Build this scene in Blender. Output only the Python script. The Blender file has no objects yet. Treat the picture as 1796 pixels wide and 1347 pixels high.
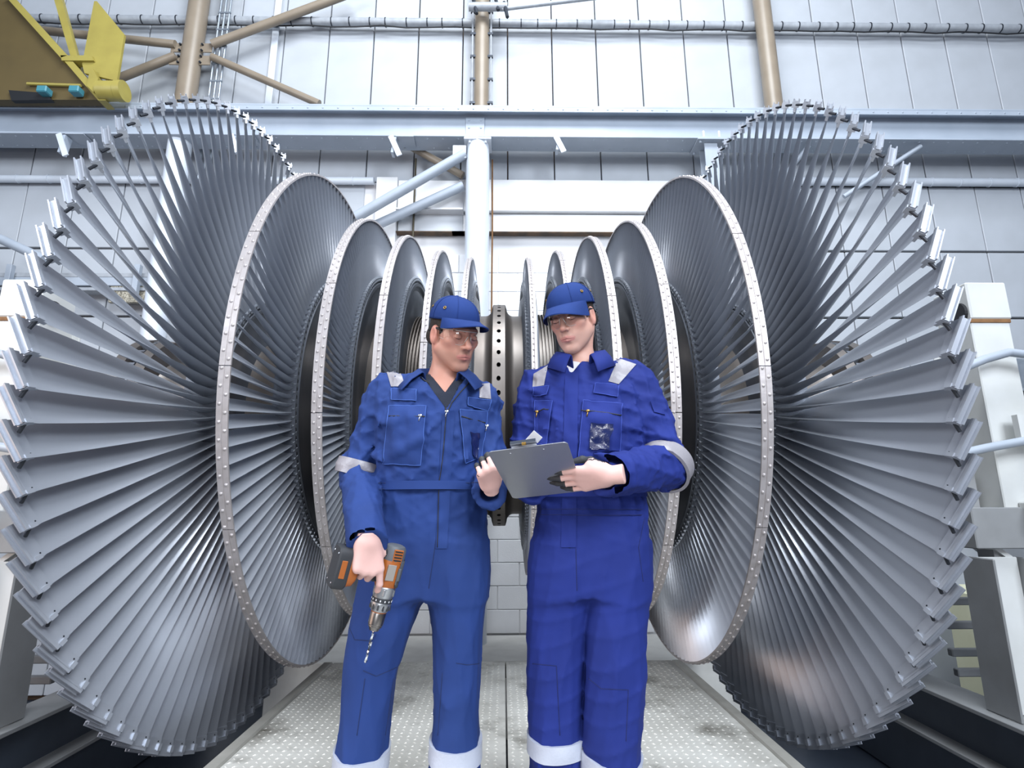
import bpy, bmesh, math, random
import numpy as np
from math import sin, cos, pi, radians as R
from mathutils import Vector, Matrix
from mathutils.bvhtree import BVHTree
random.seed(7); rng = np.random.RandomState(7)
scene = bpy.context.scene
COL = scene.collection

# ------------------------------------------------------------------ camera
FPX, PITCH, YAW, ROLL = 978.0, .2165, .0161, -.0032
CAM = np.array([0, 0, 1.013])
fw = np.array([sin(YAW)*cos(PITCH), cos(YAW)*cos(PITCH), sin(PITCH)])
rt = np.array([cos(YAW), -sin(YAW), 0.0]); up = np.cross(rt, fw)
cr = rt*cos(ROLL)+up*sin(ROLL); cu = -rt*sin(ROLL)+up*cos(ROLL)
def ray(u, v):
    d = (u-898)/FPX*cr-(v-673.5)/FPX*cu+fw
    return d
def at(u, v, D):
    """point of the place at depth D (metres into the hall) measured from the photograph"""
    d = ray(u, v); return CAM+d*(D/d[1])
cam = bpy.data.cameras.new('camera'); cam.sensor_fit = 'HORIZONTAL'; cam.sensor_width = 36.0
cam.lens = FPX/1796*36; cam.clip_start = .05; cam.clip_end = 200
camo = bpy.data.objects.new('camera', cam); COL.objects.link(camo)
camo.matrix_world = Matrix(((cr[0], cu[0], -fw[0], CAM[0]), (cr[1], cu[1], -fw[1], CAM[1]), (cr[2], cu[2], -fw[2], CAM[2]), (0, 0, 0, 1)))
scene.camera = camo

# ------------------------------------------------------------------ world, lights, exposure
def lin(h):
    if isinstance(h, str):
        c = [int(h[i:i+2], 16)/255 for i in (1, 3, 5)]
        return tuple(x/12.92 if x <= .04045 else ((x+.055)/1.055)**2.4 for x in c)
    return tuple(h)
w = bpy.data.worlds.new('world'); scene.world = w; w.use_nodes = True
bg = w.node_tree.nodes['Background']; bg.inputs[0].default_value = (.52, .62, .84, 1); bg.inputs[1].default_value = .30
def area(name, loc, target, sx, sy, power, col):
    l = bpy.data.lights.new(name, 'AREA'); l.shape = 'RECTANGLE'; l.size = sx; l.size_y = sy; l.energy = power; l.color = col
    o = bpy.data.objects.new(name, l); COL.objects.link(o); o.location = loc
    o.rotation_euler = (Vector(target)-Vector(loc)).to_track_quat('-Z', 'Y').to_euler()
    return o
area('window_light_right', (3.6, -4.2, 5.8), (-.8, 3.4, 1.4), 4.0, 3.2, 950, (.84, .91, 1.0))
area('window_light_left', (-6.2, -2.0, 5.0), (.4, 3.8, 1.6), 3.5, 3.0, 460, (.86, .92, 1.0))
area('front_fill', (1.4, -2.6, 2.4), (.0, 3.0, 1.4), 2.4, 1.6, 36, (1.0, .97, .96))  # flash-like frontal fill, added to light the faces under the cap brims
area('warm_fill_left', (-5.0, .1, 1.1), (1.6, 2.7, 1.3), 3.0, 2.4, 70, (1.0, .72, .56))  # warm fill added to give the right-hand blades a brownish tint
area('low_front_fill', (-.5, -3.2, .8), (.1, 5.0, .3), 1.6, .8, 75, (.95, .97, 1.0))  # low frontal fill added to brighten the lower wall and pit
area('roof_light', (.6, 2.6, 9.5), (.8, 6.1, 2.0), 5.0, 2.2, 50, (.90, .95, 1.0))
area('roof_light_near', (.5, .6, 9.8), (.4, 6.1, .3), 4.5, 3.0, 900, (.90, .95, 1.0))
vs = scene.view_settings
vs.view_transform = 'Standard'; vs.look = 'None'; vs.gamma = 1.0; vs.use_curve_mapping = False; vs.exposure = 0.0

# ------------------------------------------------------------------ helpers
MATS = {}
def mat(name, col, rough=.5, metal=0.0, col2=None, scale=6.0, amt=.5, bump=0.0, bscale=60.0, coords='Object', stretch=None, spec=None, detail=4.0, extra=None):
    if name in MATS: return MATS[name]
    m = bpy.data.materials.new(name); m.use_nodes = True; nt = m.node_tree; b = nt.nodes['Principled BSDF']
    b.inputs['Roughness'].default_value = rough; b.inputs['Metallic'].default_value = metal
    if spec is not None: b.inputs['Specular IOR Level'].default_value = spec
    c1 = (*lin(col), 1); b.inputs['Base Color'].default_value = c1
    def nd(t): return nt.nodes.new(t)
    if col2 is not None or bump:
        tc = nd('ShaderNodeTexCoord'); mp = nd('ShaderNodeMapping')
        nt.links.new(tc.outputs[coords], mp.inputs[0])
        if stretch: mp.inputs['Scale'].default_value = stretch
    if col2 is not None:
        n = nd('ShaderNodeTexNoise'); n.inputs['Scale'].default_value = scale; n.inputs['Detail'].default_value = detail
        nt.links.new(mp.outputs[0], n.inputs['Vector'])
        rp = nd('ShaderNodeValToRGB'); rp.color_ramp.elements[0].position = .5-amt*.35; rp.color_ramp.elements[1].position = .5+amt*.35
        rp.color_ramp.elements[0].color = (*lin(col2), 1); rp.color_ramp.elements[1].color = c1
        nt.links.new(n.outputs['Fac'], rp.inputs[0]); nt.links.new(rp.outputs[0], b.inputs['Base Color'])
        if metal:
            rr = nd('ShaderNodeMapRange'); rr.inputs['To Min'].default_value = min(1, rough*1.25); rr.inputs['To Max'].default_value = rough*.8
            nt.links.new(n.outputs['Fac'], rr.inputs[0]); nt.links.new(rr.outputs[0], b.inputs['Roughness'])
    if bump:
        n2 = nd('ShaderNodeTexNoise'); n2.inputs['Scale'].default_value = bscale; n2.inputs['Detail'].default_value = 3
        nt.links.new(mp.outputs[0], n2.inputs['Vector'])
        bp = nd('ShaderNodeBump'); bp.inputs['Strength'].default_value = bump; bp.inputs['Distance'].default_value = .01
        nt.links.new(n2.outputs['Fac'], bp.inputs['Height']); nt.links.new(bp.outputs[0], b.inputs['Normal'])
    MATS[name] = m
    return m
M = lambda n: MATS[n]

def tag(o, label=None, cat=None, group=None, kind=None):
    if label: o['label'] = label
    if cat: o['category'] = cat
    if group: o['group'] = group
    if kind: o['kind'] = kind
    return o
def empty(name, loc, label=None, cat=None, group=None):
    o = bpy.data.objects.new(name, None); COL.objects.link(o); o.location = loc; o.empty_display_size = .1
    return tag(o, label, cat, group)
def link(name, me, parent=None):
    o = bpy.data.objects.new(name, me); COL.objects.link(o)
    if parent is not None: o.parent = parent
    return o
def mkmesh(name, V, F, m, smooth=False, mi=None):
    me = bpy.data.meshes.new(name)
    V = np.asarray(V, float).tolist() if not isinstance(V, list) else V
    me.from_pydata([tuple(v) for v in V], [], [tuple(int(i) for i in f) for f in F])
    for mm in (m if isinstance(m, (list, tuple)) else [m]): me.materials.append(mm if not isinstance(mm, str) else MATS[mm])
    if smooth: me.polygons.foreach_set('use_smooth', [True]*len(me.polygons))
    if mi is not None: me.polygons.foreach_set('material_index', [int(i) for i in mi])
    me.update()
    return me
class MB:
    """collects simple solids into one mesh"""
    def __init__(s): s.V = []; s.F = []
    def add(s, V, F):
        k = len(s.V); s.V += [tuple(map(float, v)) for v in V]; s.F += [tuple(i+k for i in f) for f in F]; return s
    def box(s, c, d, rot=None, ch=0.0):
        hx, hy, hz = d[0]/2, d[1]/2, d[2]/2
        if ch > 0:
            V = []
            for sx in (-1, 1):
                for sy in (-1, 1):
                    for sz in (-1, 1):
                        V += [(sx*hx, sy*(hy-ch), sz*(hz-ch)), (sx*(hx-ch), sy*hy, sz*(hz-ch)), (sx*(hx-ch), sy*(hy-ch), sz*hz)]
            def i(a, b, c_, k): return ((a > 0)*4+(b > 0)*2+(c_ > 0))*3+k
            F = []
            for sg in (-1, 1):
                F.append([i(sg, -1, -1, 0), i(sg, 1, -1, 0), i(sg, 1, 1, 0), i(sg, -1, 1, 0)][::sg])
                F.append([i(-1, sg, -1, 1), i(-1, sg, 1, 1), i(1, sg, 1, 1), i(1, sg, -1, 1)][::sg])
                F.append([i(-1, -1, sg, 2), i(1, -1, sg, 2), i(1, 1, sg, 2), i(-1, 1, sg, 2)][::sg])
            for a in (-1, 1):
                for b in (-1, 1):
                    q = a*b
                    F.append([i(a, b, -1, 0), i(a, b, -1, 1), i(a, b, 1, 1), i(a, b, 1, 0)][::q])
                    F.append([i(a, -1, b, 0), i(a, 1, b, 0), i(a, 1, b, 2), i(a, -1, b, 2)][::q])
                    F.append([i(-1, a, b, 1), i(-1, a, b, 2), i(1, a, b, 2), i(1, a, b, 1)][::q])
                    for c_ in (-1, 1): F.append([i(a, b, c_, 0), i(a, b, c_, 1), i(a, b, c_, 2)][::a*b*c_])
        else:
            V = [(x, y, z) for x in (-hx, hx) for y in (-hy, hy) for z in (-hz, hz)]
            F = [(0, 1, 3, 2), (4, 6, 7, 5), (0, 4, 5, 1), (2, 3, 7, 6), (0, 2, 6, 4), (1, 5, 7, 3)]
        if rot is not None: V = [rot @ Vector(v) for v in V]
        return s.add([(v[0]+c[0], v[1]+c[1], v[2]+c[2]) for v in V], F)
    def tube(s, pts, r, seg=12, cap=True):
        pts = [Vector(p) for p in pts]; n = len(pts); rs = r if isinstance(r, (list, tuple)) else [r]*n
        k = len(s.V); t0 = (pts[1]-pts[0]).normalized()
        a = t0.cross(Vector((0, 0, 1)))
        if a.length < 1e-3: a = t0.cross(Vector((1, 0, 0)))
        a.normalize()
        for i, p in enumerate(pts):
            t = (pts[min(i+1, n-1)]-pts[max(i-1, 0)]).normalized()
            a = (a-t*a.dot(t)).normalized(); b = t.cross(a)
            for j in range(seg):
                q = p+(a*cos(2*pi*j/seg)+b*sin(2*pi*j/seg))*rs[i]; s.V.append(tuple(q))
        for i in range(n-1):
            for j in range(seg):
                j2 = (j+1) % seg
                s.F.append((k+i*seg+j, k+i*seg+j2, k+(i+1)*seg+j2, k+(i+1)*seg+j))
        if cap:
            s.F.append(tuple(k+j for j in range(seg))[::-1]); s.F.append(tuple(k+(n-1)*seg+j for j in range(seg)))
        return s
    def lathe(s, prof, seg=64, axis='X', closed=False, a0=0, a1=2*pi):
        """prof: list of (t along axis, radius)"""
        k = len(s.V); n = len(prof); full = abs(a1-a0-2*pi) < 1e-6; ns = seg if full else seg+1
        for j in range(ns):
            a = a0+(a1-a0)*j/seg; c_, s_ = cos(a), sin(a)
            for t, r in prof:
                s.V.append((t, r*c_, r*s_) if axis == 'X' else ((r*c_, r*s_, t) if axis == 'Z' else (r*c_, t, -r*s_)))
        m = n if closed else n-1
        for j in range(seg):
            j2 = (j+1) % ns if full else j+1
            for i in range(m):
                i2 = (i+1) % n
                s.F.append((k+j*n+i, k+j*n+i2, k+j2*n+i2, k+j2*n+i))
        if not full and closed:
            s.F.append(tuple(k+i for i in range(n))); s.F.append(tuple(k+seg*n+i for i in range(n))[::-1])
        return s
    def prism(s, poly, d, ):
        """poly: 3D points in a plane, extruded by vector d"""
        k = len(s.V); n = len(poly); d = Vector(d)
        nrm = Vector((0, 0, 0))
        for i in range(n): nrm += Vector(poly[i]).cross(Vector(poly[(i+1) % n]))
        if nrm.dot(d) > 0: poly = poly[::-1]
        s.V += [tuple(p) for p in poly]+[tuple(Vector(p)+d) for p in poly]
        s.F.append(tuple(k+i for i in range(n))); s.F.append(tuple(k+n+i for i in range(n))[::-1])
        for i in range(n):
            j = (i+1) % n; s.F.append((k+j, k+i, k+n+i, k+n+j))
        return s
    def build(s, name, m, parent=None, smooth=False, off=(0, 0, 0)):
        V = s.V if off == (0, 0, 0) else [(v[0]-off[0], v[1]-off[1], v[2]-off[2]) for v in s.V]
        me = mkmesh(name, V, s.F, m, smooth)
        bm = bmesh.new(); bm.from_mesh(me); bmesh.ops.recalc_face_normals(bm, faces=bm.faces); bm.to_mesh(me); bm.free()
        o = link(name, me, parent)
        return o
def auto_smooth(o, ang=40):
    me = o.data; me.polygons.foreach_set('use_smooth', [True]*len(me.polygons))
    me.set_sharp_from_angle(angle=R(ang))
    return o
def single(name, mb, m, label, cat, group=None, kind=None, origin=None, smooth=False):
    """a thing that is one mesh, its origin at its base"""
    V = np.array(mb.V)
    if origin is None: origin = ((V[:, 0].min()+V[:, 0].max())/2, (V[:, 1].min()+V[:, 1].max())/2, V[:, 2].min())
    o = mb.build(name, m, None, False, tuple(origin)); o.location = origin
    if smooth: auto_smooth(o, smooth if smooth > 1 else 40)
    return tag(o, label, cat, group, kind)
# ------------------------------------------------------------------ materials
mat('panel', '#B2B7BE', .55, 0, '#A3A7AC', 2.2, .9, .05, 30)
mat('block', '#EDEEF1', .6, 0, '#E2E3E6', 5, .8, .10, 90)
mat('fascia', '#E3E4E6', .5, 0, '#D2D2D3', 3, .8)
mat('seam_dark', '#3A3632', .9, 0, '#6B543F', 9, .8)
mat('beam_paint', '#A8B1BD', .38, 0, '#9AA4B0', 3, .8, .02, 20)
mat('column_white', '#D4DAE2', .30, 0, '#C6CDD6', 4, .8)
mat('column_grey', '#A6AEB9', .42, 0, '#98A1AC', 5, .8)
mat('beige_paint', '#8C8070', .40, 0, '#7D7162', 4, .8)
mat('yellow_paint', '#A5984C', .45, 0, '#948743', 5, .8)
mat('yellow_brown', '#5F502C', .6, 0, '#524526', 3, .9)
mat('pipe_grey', '#A3A8AE', .45, 0, '#8B8F95', 14, .8)
mat('black', '#14161A', .6)
mat('dark_steel', '#3A3F48', .5, .6, '#2B2F36', 8, .8)
mat('galv', '#A9B1BA', .42, .75, '#8E97A1', 16, .8)
mat('stand_white', '#D0D2D2', .48, 0, '#BFC0BC', 4, .9, .04, 25)
mat('stand_grey', '#8E9092', .55, 0, '#7C7D7D', 5, .9)
mat('rust', '#6B4A2E', .85, 0, '#8A6640', 20, .8)
mat('floor_dark', '#3A424E', .32, 0, '#272D37', 1.6, .9, .05, 14)
mat('wood', '#A9835A', .7, 0, '#8C6A45', 12, .8)

# ------------------------------------------------------------------ the setting
FLOOR_Z, LEDGE_Z, WALL_Y = -.85, -.255, 6.1
RX, RY, RZ = -.027, 3.9, 1.652           # rotor centre
fl = MB().box((0, 0, FLOOR_Z-.1), (26, 20, .2)); o = fl.build('floor', M('floor_dark')); tag(o, kind='structure')
o['label'] = 'dark blue-grey shop floor in the pit beside the platform'
wall = MB().box((0, WALL_Y+.23, 4.0), (26, .3, 10.2)).build('wall_back', M('seam_dark')); tag(wall, 'white panelled and blockwork wall behind the rotor', kind='structure')
# cladding panels, each a board of its own
PW = .5745; X0 = .054
def panel_mesh(w_, h_, d_): return mkmesh('panel', *(lambda b: (b.V, b.F))(MB().box((0, 0, 0), (w_, d_, h_), ch=.006)), MATS['panel'])
rows = [(7.13, 9.2), (4.86, 7.11)]
pm = [panel_mesh(PW-.014, b-a-.014, .06) for a, b in rows]
for r_, (a, b) in enumerate(rows):
    for i in range(-22, 22):
        o = link('panel', pm[r_], wall); o.location = (X0+PW*(i+.5), WALL_Y+.03+rng.uniform(-.003, .003), (a+b)/2)
rows2 = [(3.985, 4.84), (3.15, 3.972), (2.2, 3.137), (.9, 2.187), (-.8, .887)]
pm2 = [panel_mesh(PW-.012, b-a-.012, .06) for a, b in rows2]
CL, CR = -1.67, 2.93                      # centre bay of blockwork between the side panels
for r_, (a, b) in enumerate(rows2):
    for i in list(range(-22, -3)) + list(range(5, 22)):
        o = link('panel', pm2[r_], wall); o.location = (X0+PW*(i+.5), WALL_Y+.03+rng.uniform(-.003, .003), (a+b)/2)
bw, bh = .46, .232
blk = mkmesh('block', *(lambda b: (b.V, b.F))(MB().box((0, 0, 0), (bw-.008, .06, bh-.008), ch=.004)), MATS['block'])
for r_ in range(18):
    z = LEDGE_Z+bh*(r_+.5)
    sh = 0 if r_ % 2 else bw/2
    for i in range(11):
        x = CL+sh+bw*(i-.0)
        if x > CR or z > 4.11: continue
        o = link('block', blk, wall); o.location = (x, WALL_Y+.035+rng.uniform(-.002, .002), z)
mort = MB().box(((CL+CR)/2, WALL_Y+.045, 2.26), (CR-CL+.5, .05, 5.2)).build('mortar', mat('mortar', '#D8D8DA', .8), wall)
# white fascia and ledge box over the blockwork
fa = MB().box((1.12, WALL_Y-.03, 4.635), (3.3, .14, .42), ch=.01).build('fascia_board', M('fascia'), wall)
fa2 = MB().box((1.12, WALL_Y-.0, 4.29), (3.3, .10, .25), ch=.008).build('ledge_board', M('fascia'), wall)
MB().box((1.2, WALL_Y-.06, 4.155), (3.6, .10, .012)).build('joint_line', M('seam_dark'), wall)
MB().box((-.86, WALL_Y-.05, 4.275), (.76, .02, .24)).build('recess_panel', mat('recess', '#B9BDC2', .6), wall)
MB().box((-.86, WALL_Y-.06, 4.155), (.8, .10, .012)).build('joint_line', M('seam_dark'), wall)
MB().box((-.86, WALL_Y-.06, 4.62), (.78, .1, .40), ch=.006).build('fascia_board', M('fascia'), wall)
MB().box((-.86, WALL_Y-.10, 4.405), (.78, .18, .02)).build('ledge_board', M('fascia'), wall)
MB().box((-1.38, WALL_Y-.06, 4.3), (.25, .14, 1.1), ch=.006).build('pilaster', M('fascia'), wall)
MB().box((-1.37, WALL_Y-.13, 2.3), (.24, .10, 3.0), ch=.006).build('pilaster', M('fascia'), wall)

# raised ledge in front of the wall
lg = MB().box((0, 5.56, (LEDGE_Z+FLOOR_Z)/2), (3.95, .98, LEDGE_Z-FLOOR_Z), ch=.008)
o = single('rear_ledge', lg, mat('ledge', '#E2E1DC', .5, 0, '#C9C8C2', 5, .8), 'low pale concrete ledge along the wall behind the platform', 'ledge')

# platform of tread plate
mat('tread', '#D3D2CC', .40, .15, '#A09E97', 2.6, .75, .08, 40, detail=8.0)
m_ = MATS['tread']; nt = m_.node_tree; b_ = nt.nodes['Principled BSDF']; src = b_.inputs['Base Color'].links[0].from_socket
tc = nt.nodes.new('ShaderNodeTexCoord'); n3 = nt.nodes.new('ShaderNodeTexNoise'); n3.inputs['Scale'].default_value = 1.9; n3.inputs['Detail'].default_value = 9; n3.inputs['Roughness'].default_value = .68
nt.links.new(tc.outputs['Object'], n3.inputs['Vector']); rp = nt.nodes.new('ShaderNodeValToRGB'); rp.color_ramp.elements[0].position = .52; rp.color_ramp.elements[1].position = .68
nt.links.new(n3.outputs['Fac'], rp.inputs[0]); mxn = nt.nodes.new('ShaderNodeMix'); mxn.data_type = 'RGBA'; mxn.inputs['B'].default_value = (*lin('#4A463C'), 1)
nt.links.new(rp.outputs[0], mxn.inputs['Factor']); nt.links.new(src, mxn.inputs['A']); nt.links.new(mxn.outputs['Result'], b_.inputs['Base Color'])
plat = empty('tread_plate_platform', (0, 2.0, 0), 'worn grey tread plate platform under the two men', 'platform')
PX = 1.13; PY0, PY1 = .6, 4.05
def prt(mb, name, m, parent, smooth=False): 
    o = mb.build(name, m, parent, False, tuple(parent.location) if parent.parent is None else tuple(parent.parent.location))
    if smooth: auto_smooth(o)
    return o
for x0, x1, cx in ((-PX, .012, 0), (.02, PX, 1)):
    prt(MB().box(((x0+x1)/2, (PY0+PY1)/2, -.01), (x1-x0, PY1-PY0, .02), ch=.002), 'plate', 'tread', plat)
for sx in (-1, 1):
    prt(MB().box((sx*(PX+.035), (PY0+PY1)/2, -.03), (.065, PY1-PY0, .07), ch=.008), 'edge_rail', mat('edge_rail', '#A9A7A0', .45, .3, '#8D8B84', 7, .8), plat)
    prt(MB().box((sx*(PX-.02), (PY0+PY1)/2, -.44), (.03, PY1-PY0, .80)), 'side_skirt', M('dark_steel'), plat)
prt(MB().box((0, PY1-.015, -.05), (2*PX, .03, .09), ch=.006), 'end_rail', 'edge_rail', plat)
tb = MB(); st = .036
for iy in range(int((PY1-1.3)/st)):
    for ix in range(int(2*PX/st)):
        x = -PX+.02+ix*st; y = 1.3+iy*st
        if abs(x-.016) < .02 or x > PX-.02: continue
        a = R(38) if (ix+iy) % 2 else R(-38)
        L_, W_ = .0125, .0042; c_, s_ = cos(a), sin(a)
        q = [(x+c_*L_, y+s_*L_, 0), (x-s_*W_, y+c_*W_, 0), (x-c_*L_, y-s_*L_, 0), (x+s_*W_, y-c_*W_, 0), (x, y, .0035)]
        tb.add(q, [(0, 1, 4), (1, 2, 4), (2, 3, 4), (3, 0, 4)])
o = mkmesh('tread_lozenges', [(v[0], v[1]-2.0, v[2]) for v in tb.V], tb.F, 'tread'); o = link('tread_lozenges', o, plat); o['kind'] = 'stuff'

# ------------------------------------------------------------------ crane girder along the wall
BY, BZ0, BZ1 = 5.72, 5.12, 5.53
gird = empty('crane_rail_girder', (0, BY, BZ0), 'long blue-grey riveted steel girder spanning the wall', 'girder')
prt(MB().box((0, BY, BZ0+.012), (25, .27, .024), ch=.003), 'bottom_flange', 'beam_paint', gird)
prt(MB().box((0, BY, BZ1-.012), (25, .27, .024), ch=.003), 'top_flange', 'beam_paint', gird)
prt(MB().box((0, BY+.01, (BZ0+BZ1)/2), (25, .016, BZ1-BZ0-.05)), 'web', 'beam_paint', gird)
prt(MB().box((0, BY-.123, BZ1-.05), (25, .02, .06)), 'top_lip', 'beam_paint', gird)
prt(MB().box((0, BY, BZ1+.03), (25, .07, .05), ch=.004), 'rail', mat('rail_steel', '#8B9099', .4, .8), gird)
prt(MB().box((-.33, BY-.0, (BZ0+BZ1)/2-.01), (.22, .03, .30), ch=.003), 'splice_plate', 'beam_paint', gird)
rv = MB()
def dome(mb, c, r, n, h=None, seg=6):
    """small rivet head at c with its axis along n"""
    n = Vector(n).normalized(); a = n.orthogonal().normalized(); b = n.cross(a); c = Vector(c); h = h or r*.6
    V = [c+(a*cos(2*pi*j/seg)+b*sin(2*pi*j/seg))*r for j in range(seg)]+[c+n*h*.75+(a*cos(2*pi*j/seg)+b*sin(2*pi*j/seg))*r*.68 for j in range(seg)]+[c+n*h]
    F = [(j, (j+1) % seg, seg+(j+1) % seg, seg+j) for j in range(seg)]+[(seg+j, seg+(j+1) % seg, 2*seg) for j in range(seg)]
    mb.add(V, F)
for i in range(-70, 71):
    x = i*.172
    dome(rv, (x, BY-.133, BZ1-.05), .013, (0, -1, 0))
    dome(rv, (x, BY-.085, BZ0), .013, (0, 0, -1)); dome(rv, (x+.05, BY+.085, BZ0), .013, (0, 0, -1))
for dx in (-.07, .07):
    for dz in (.2, .3): dome(rv, (-.33+dx, BY-.016, BZ0+dz), .014, (0, -1, 0))
o = prt(rv, 'rivets', 'beam_paint', gird); o['kind'] = 'stuff'

# columns
def tube_thing(name, pts, r, m, label, cat, group=None, seg=20):
    b = MB().tube(pts, r, seg); return single(name, b, m, label, cat, group, smooth=40)
c0 = at(838, 300, BY); cx0 = c0[0]
wc = empty('round_column', (cx0, BY, LEDGE_Z), 'glossy white round column holding up the girder left of centre', 'column')
prt(MB().tube([(cx0, BY, LEDGE_Z), (cx0, BY, BZ0-.30)], .135, 32), 'shaft', 'column_white', wc, True)
prt(MB().tube([(cx0, BY, BZ0-.30), (cx0, BY, BZ0-.03)], [.135, .128], 32), 'neck', 'column_white', wc, True)
prt(MB().box((cx0, BY, BZ0-.015), (.31, .27, .03), ch=.004), 'cap_plate', 'column_white', wc)
prt(MB().prism([(cx0-.008, BY-.135, BZ0-.34), (cx0-.008, BY-.20, BZ0-.03), (cx0-.008, BY-.10, BZ0-.03), (cx0-.008, BY-.10, BZ0-.34)], (.016, 0, 0)), 'stiffener', 'column_white', wc)
b = MB()
for dx in (-.09, .09): b.tube([(cx0+dx, BY-.10, BZ0-.06), (cx0+dx, BY-.10, BZ0-.02)], .016, 6)
prt(b, 'bolts', 'column_white', wc)
for i, (u0, v0, rr, lab) in enumerate(((336, 100, .118, 'beige round roof column carrying four cross braces at left'), (845, 100, .092, 'narrow beige roof column in line with the white round column'), (1347, 100, .104, 'beige round roof column above the right-hand bladed wheel'))):
    p = at(u0, v0, 5.9)
    t = empty('roof_column', (p[0], 5.9, BZ0+.42), lab, 'column')
    prt(MB().tube([(p[0], 5.9, BZ0+.42), (p[0], 5.9, 9.0)], rr, 28), 'shaft', 'beige_paint', t, True)
    if i == 1:
        prt(MB().tube([(p[0], 5.9, 7.33), (p[0], 5.9, 7.6)], rr+.03, 20), 'collar', 'pipe_grey', t, True)
        for s_ in (-1, 1):
            prt(MB().tube([(p[0]+s_*.115, 5.86, BZ1), (p[0]+s_*.115, 5.86, 8.6)], .012, 8), 'conduit', 'pipe_grey', t, True)
            b = MB()
            for k in range(7): b.box((p[0]+s_*.105, 5.86, BZ1+.25+k*.33), (.07, .03, .03))
            prt(b, 'clips', 'dark_steel', t)
    if i == 0:
        for s_ in (-1, 1):
            for zz in (.09, -.09): prt(MB().box((p[0]+s_*.17, 5.88, at(336, 95, 5.88)[2]+zz), (.16, .015, .13), ch=.003), 'gusset', 'beige_paint', t)
        b = MB()
        for s_ in (-1, 1):
            for k in range(4): b.tube([(p[0]+s_*.135, 5.85, at(336, 95, 5.88)[2]-.13+k*.085), (p[0]+s_*.135, 5.89, at(336, 95, 5.88)[2]-.13+k*.085)], .014, 6)
        prt(b, 'bolts', 'dark_steel', t)
        # white column under the girder continuing the line
        p2 = at(305, 330, 5.75)
        tube_thing('lower_column', [(p2[0], 5.75, FLOOR_Z), (p2[0], 5.75, BZ0)], .125, 'column_white', 'pale round column seen through the left-hand blades', 'column', seg=28)
# X bracing around the left roof column
bl = [((372, 78), (620, -14), .052, 'beige brace rising right from the left roof column'), ((372, 100), (560, 182), .045, 'beige brace sloping down right from the left roof column'), ((308, 78), (60, 52), .048, 'beige brace running left behind the yellow crane'), ((308, 98), (190, 145), .05, 'beige brace sloping down left from the left roof column')]
for (a, b_, r_, lab) in bl:
    tube_thing('brace_tube', [at(*a, 5.86), at(*b_, 5.86)], r_, 'beige_paint', lab, 'brace', 'braces of the left roof column', 16)
tube_thing('brace_tube', [at(815, 270, 5.66), at(560, 418, 5.66)], .058, 'column_grey', 'grey tubular brace from the white round column down to the left', 'brace', seg=18)
tube_thing('brace_tube', [at(812, 326, 5.84), at(600, 422, 5.84)], .055, 'column_grey', 'lower grey brace behind the tubular brace left of centre', 'brace', seg=18)
tube_thing('brace_tube', [at(690, 240, 5.92), at(812, 308, 5.92)], .045, 'beige_paint', 'short beige and grey strut under the girder beside the white column', 'brace', seg=12)
gp = at(806, 268, 5.66); single('gusset_plate', MB().box((gp[0], 5.64, gp[2]), (.15, .016, .16), ch=.004), 'column_white', 'small bolted plate joining grey brace to white round column', 'plate')
tube_thing('brace_tube', [at(-30, 405, 5.6), at(78, 455, 5.6)], .05, 'column_grey', 'grey brace at the left edge behind the blade tips', 'brace', seg=14)
# strut behind right-hand wheel under girder
for a, b_, lab in (((1612, 240), (1480, 345), 'thin dark strut hanging below the girder at right'), ((1420, 262), (1375, 310), 'short grey strut seen between the right-hand blades')):
    tube_thing('strut', [(at(*a, 5.66)[0], 5.66, BZ0-.032), at(*b_, 5.93)], .028, 'column_grey', lab, 'strut', seg=10)
# white H post under girder on the right
p = at(1243, 270, BY); xh = p[0]
t = empty('steel_post', (xh, BY, LEDGE_Z), 'white H-section post under the girder beside the right-hand wheel', 'post')
prt(MB().box((xh, BY-.075, (FLOOR_Z+BZ0)/2), (.15, .012, BZ0-FLOOR_Z)), 'flange', 'column_grey', t)
prt(MB().box((xh, BY+.075, (FLOOR_Z+BZ0)/2), (.15, .012, BZ0-FLOOR_Z)), 'flange', 'column_grey', t)
prt(MB().box((xh, BY, (FLOOR_Z+BZ0)/2), (.012, .15, BZ0-FLOOR_Z)), 'web', 'column_grey', t)
prt(MB().box((xh, BY, BZ0-.012), (.34, .30, .02), ch=.003), 'cap_plate', 'column_grey', t)
b = MB()
for dx in (-.13, .13):
    for dy in (-.11, .11): b.tube([(xh+dx, BY+dy, BZ0-.045), (xh+dx, BY+dy, BZ0-.02)], .014, 6)
prt(b, 'bolts', 'column_grey', t)
b = MB()
for dx in (-.09, .09): b.tube([(xh+dx, BY-.12, BZ0+.02), (xh+dx, BY-.12, BZ0+.10)], .014, 6)
prt(b, 'studs', 'column_white', t)
# hanging angle brackets
for (u, v, lab, sc) in ((115, 250, 'pale bracket hanging under the girder at far left', 1), (692, 252, 'grey angle bracket hanging under the girder left of the white column', .9), (978, 255, 'thin angle bracket hanging under the girder right of centre', .7), (413, 250, 'grey bracket under the girder seen behind the left-hand blades', .8)):
    p = at(u, v, BY-.1)
    t = empty('hanging_bracket', (p[0], BY-.1, BZ0-.25), lab, 'bracket')
    prt(MB().box((p[0], BY-.1, BZ0-.135*sc), (.03, .10, .22*sc), Matrix.Rotation(R(8), 3, 'Y')), 'web', 'beam_paint', t)
    prt(MB().box((p[0]+.02, BY-.16, BZ0-.16*sc), (.06, .016, .30*sc), Matrix.Rotation(R(-24), 3, 'Y')), 'foot_plate', 'column_white', t)
    if u != 978: prt(MB().box((p[0]+.12, BY-.05, BZ0-.01), (.20, .20, .012)), 'clamp_plate', 'column_grey', t)
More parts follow.
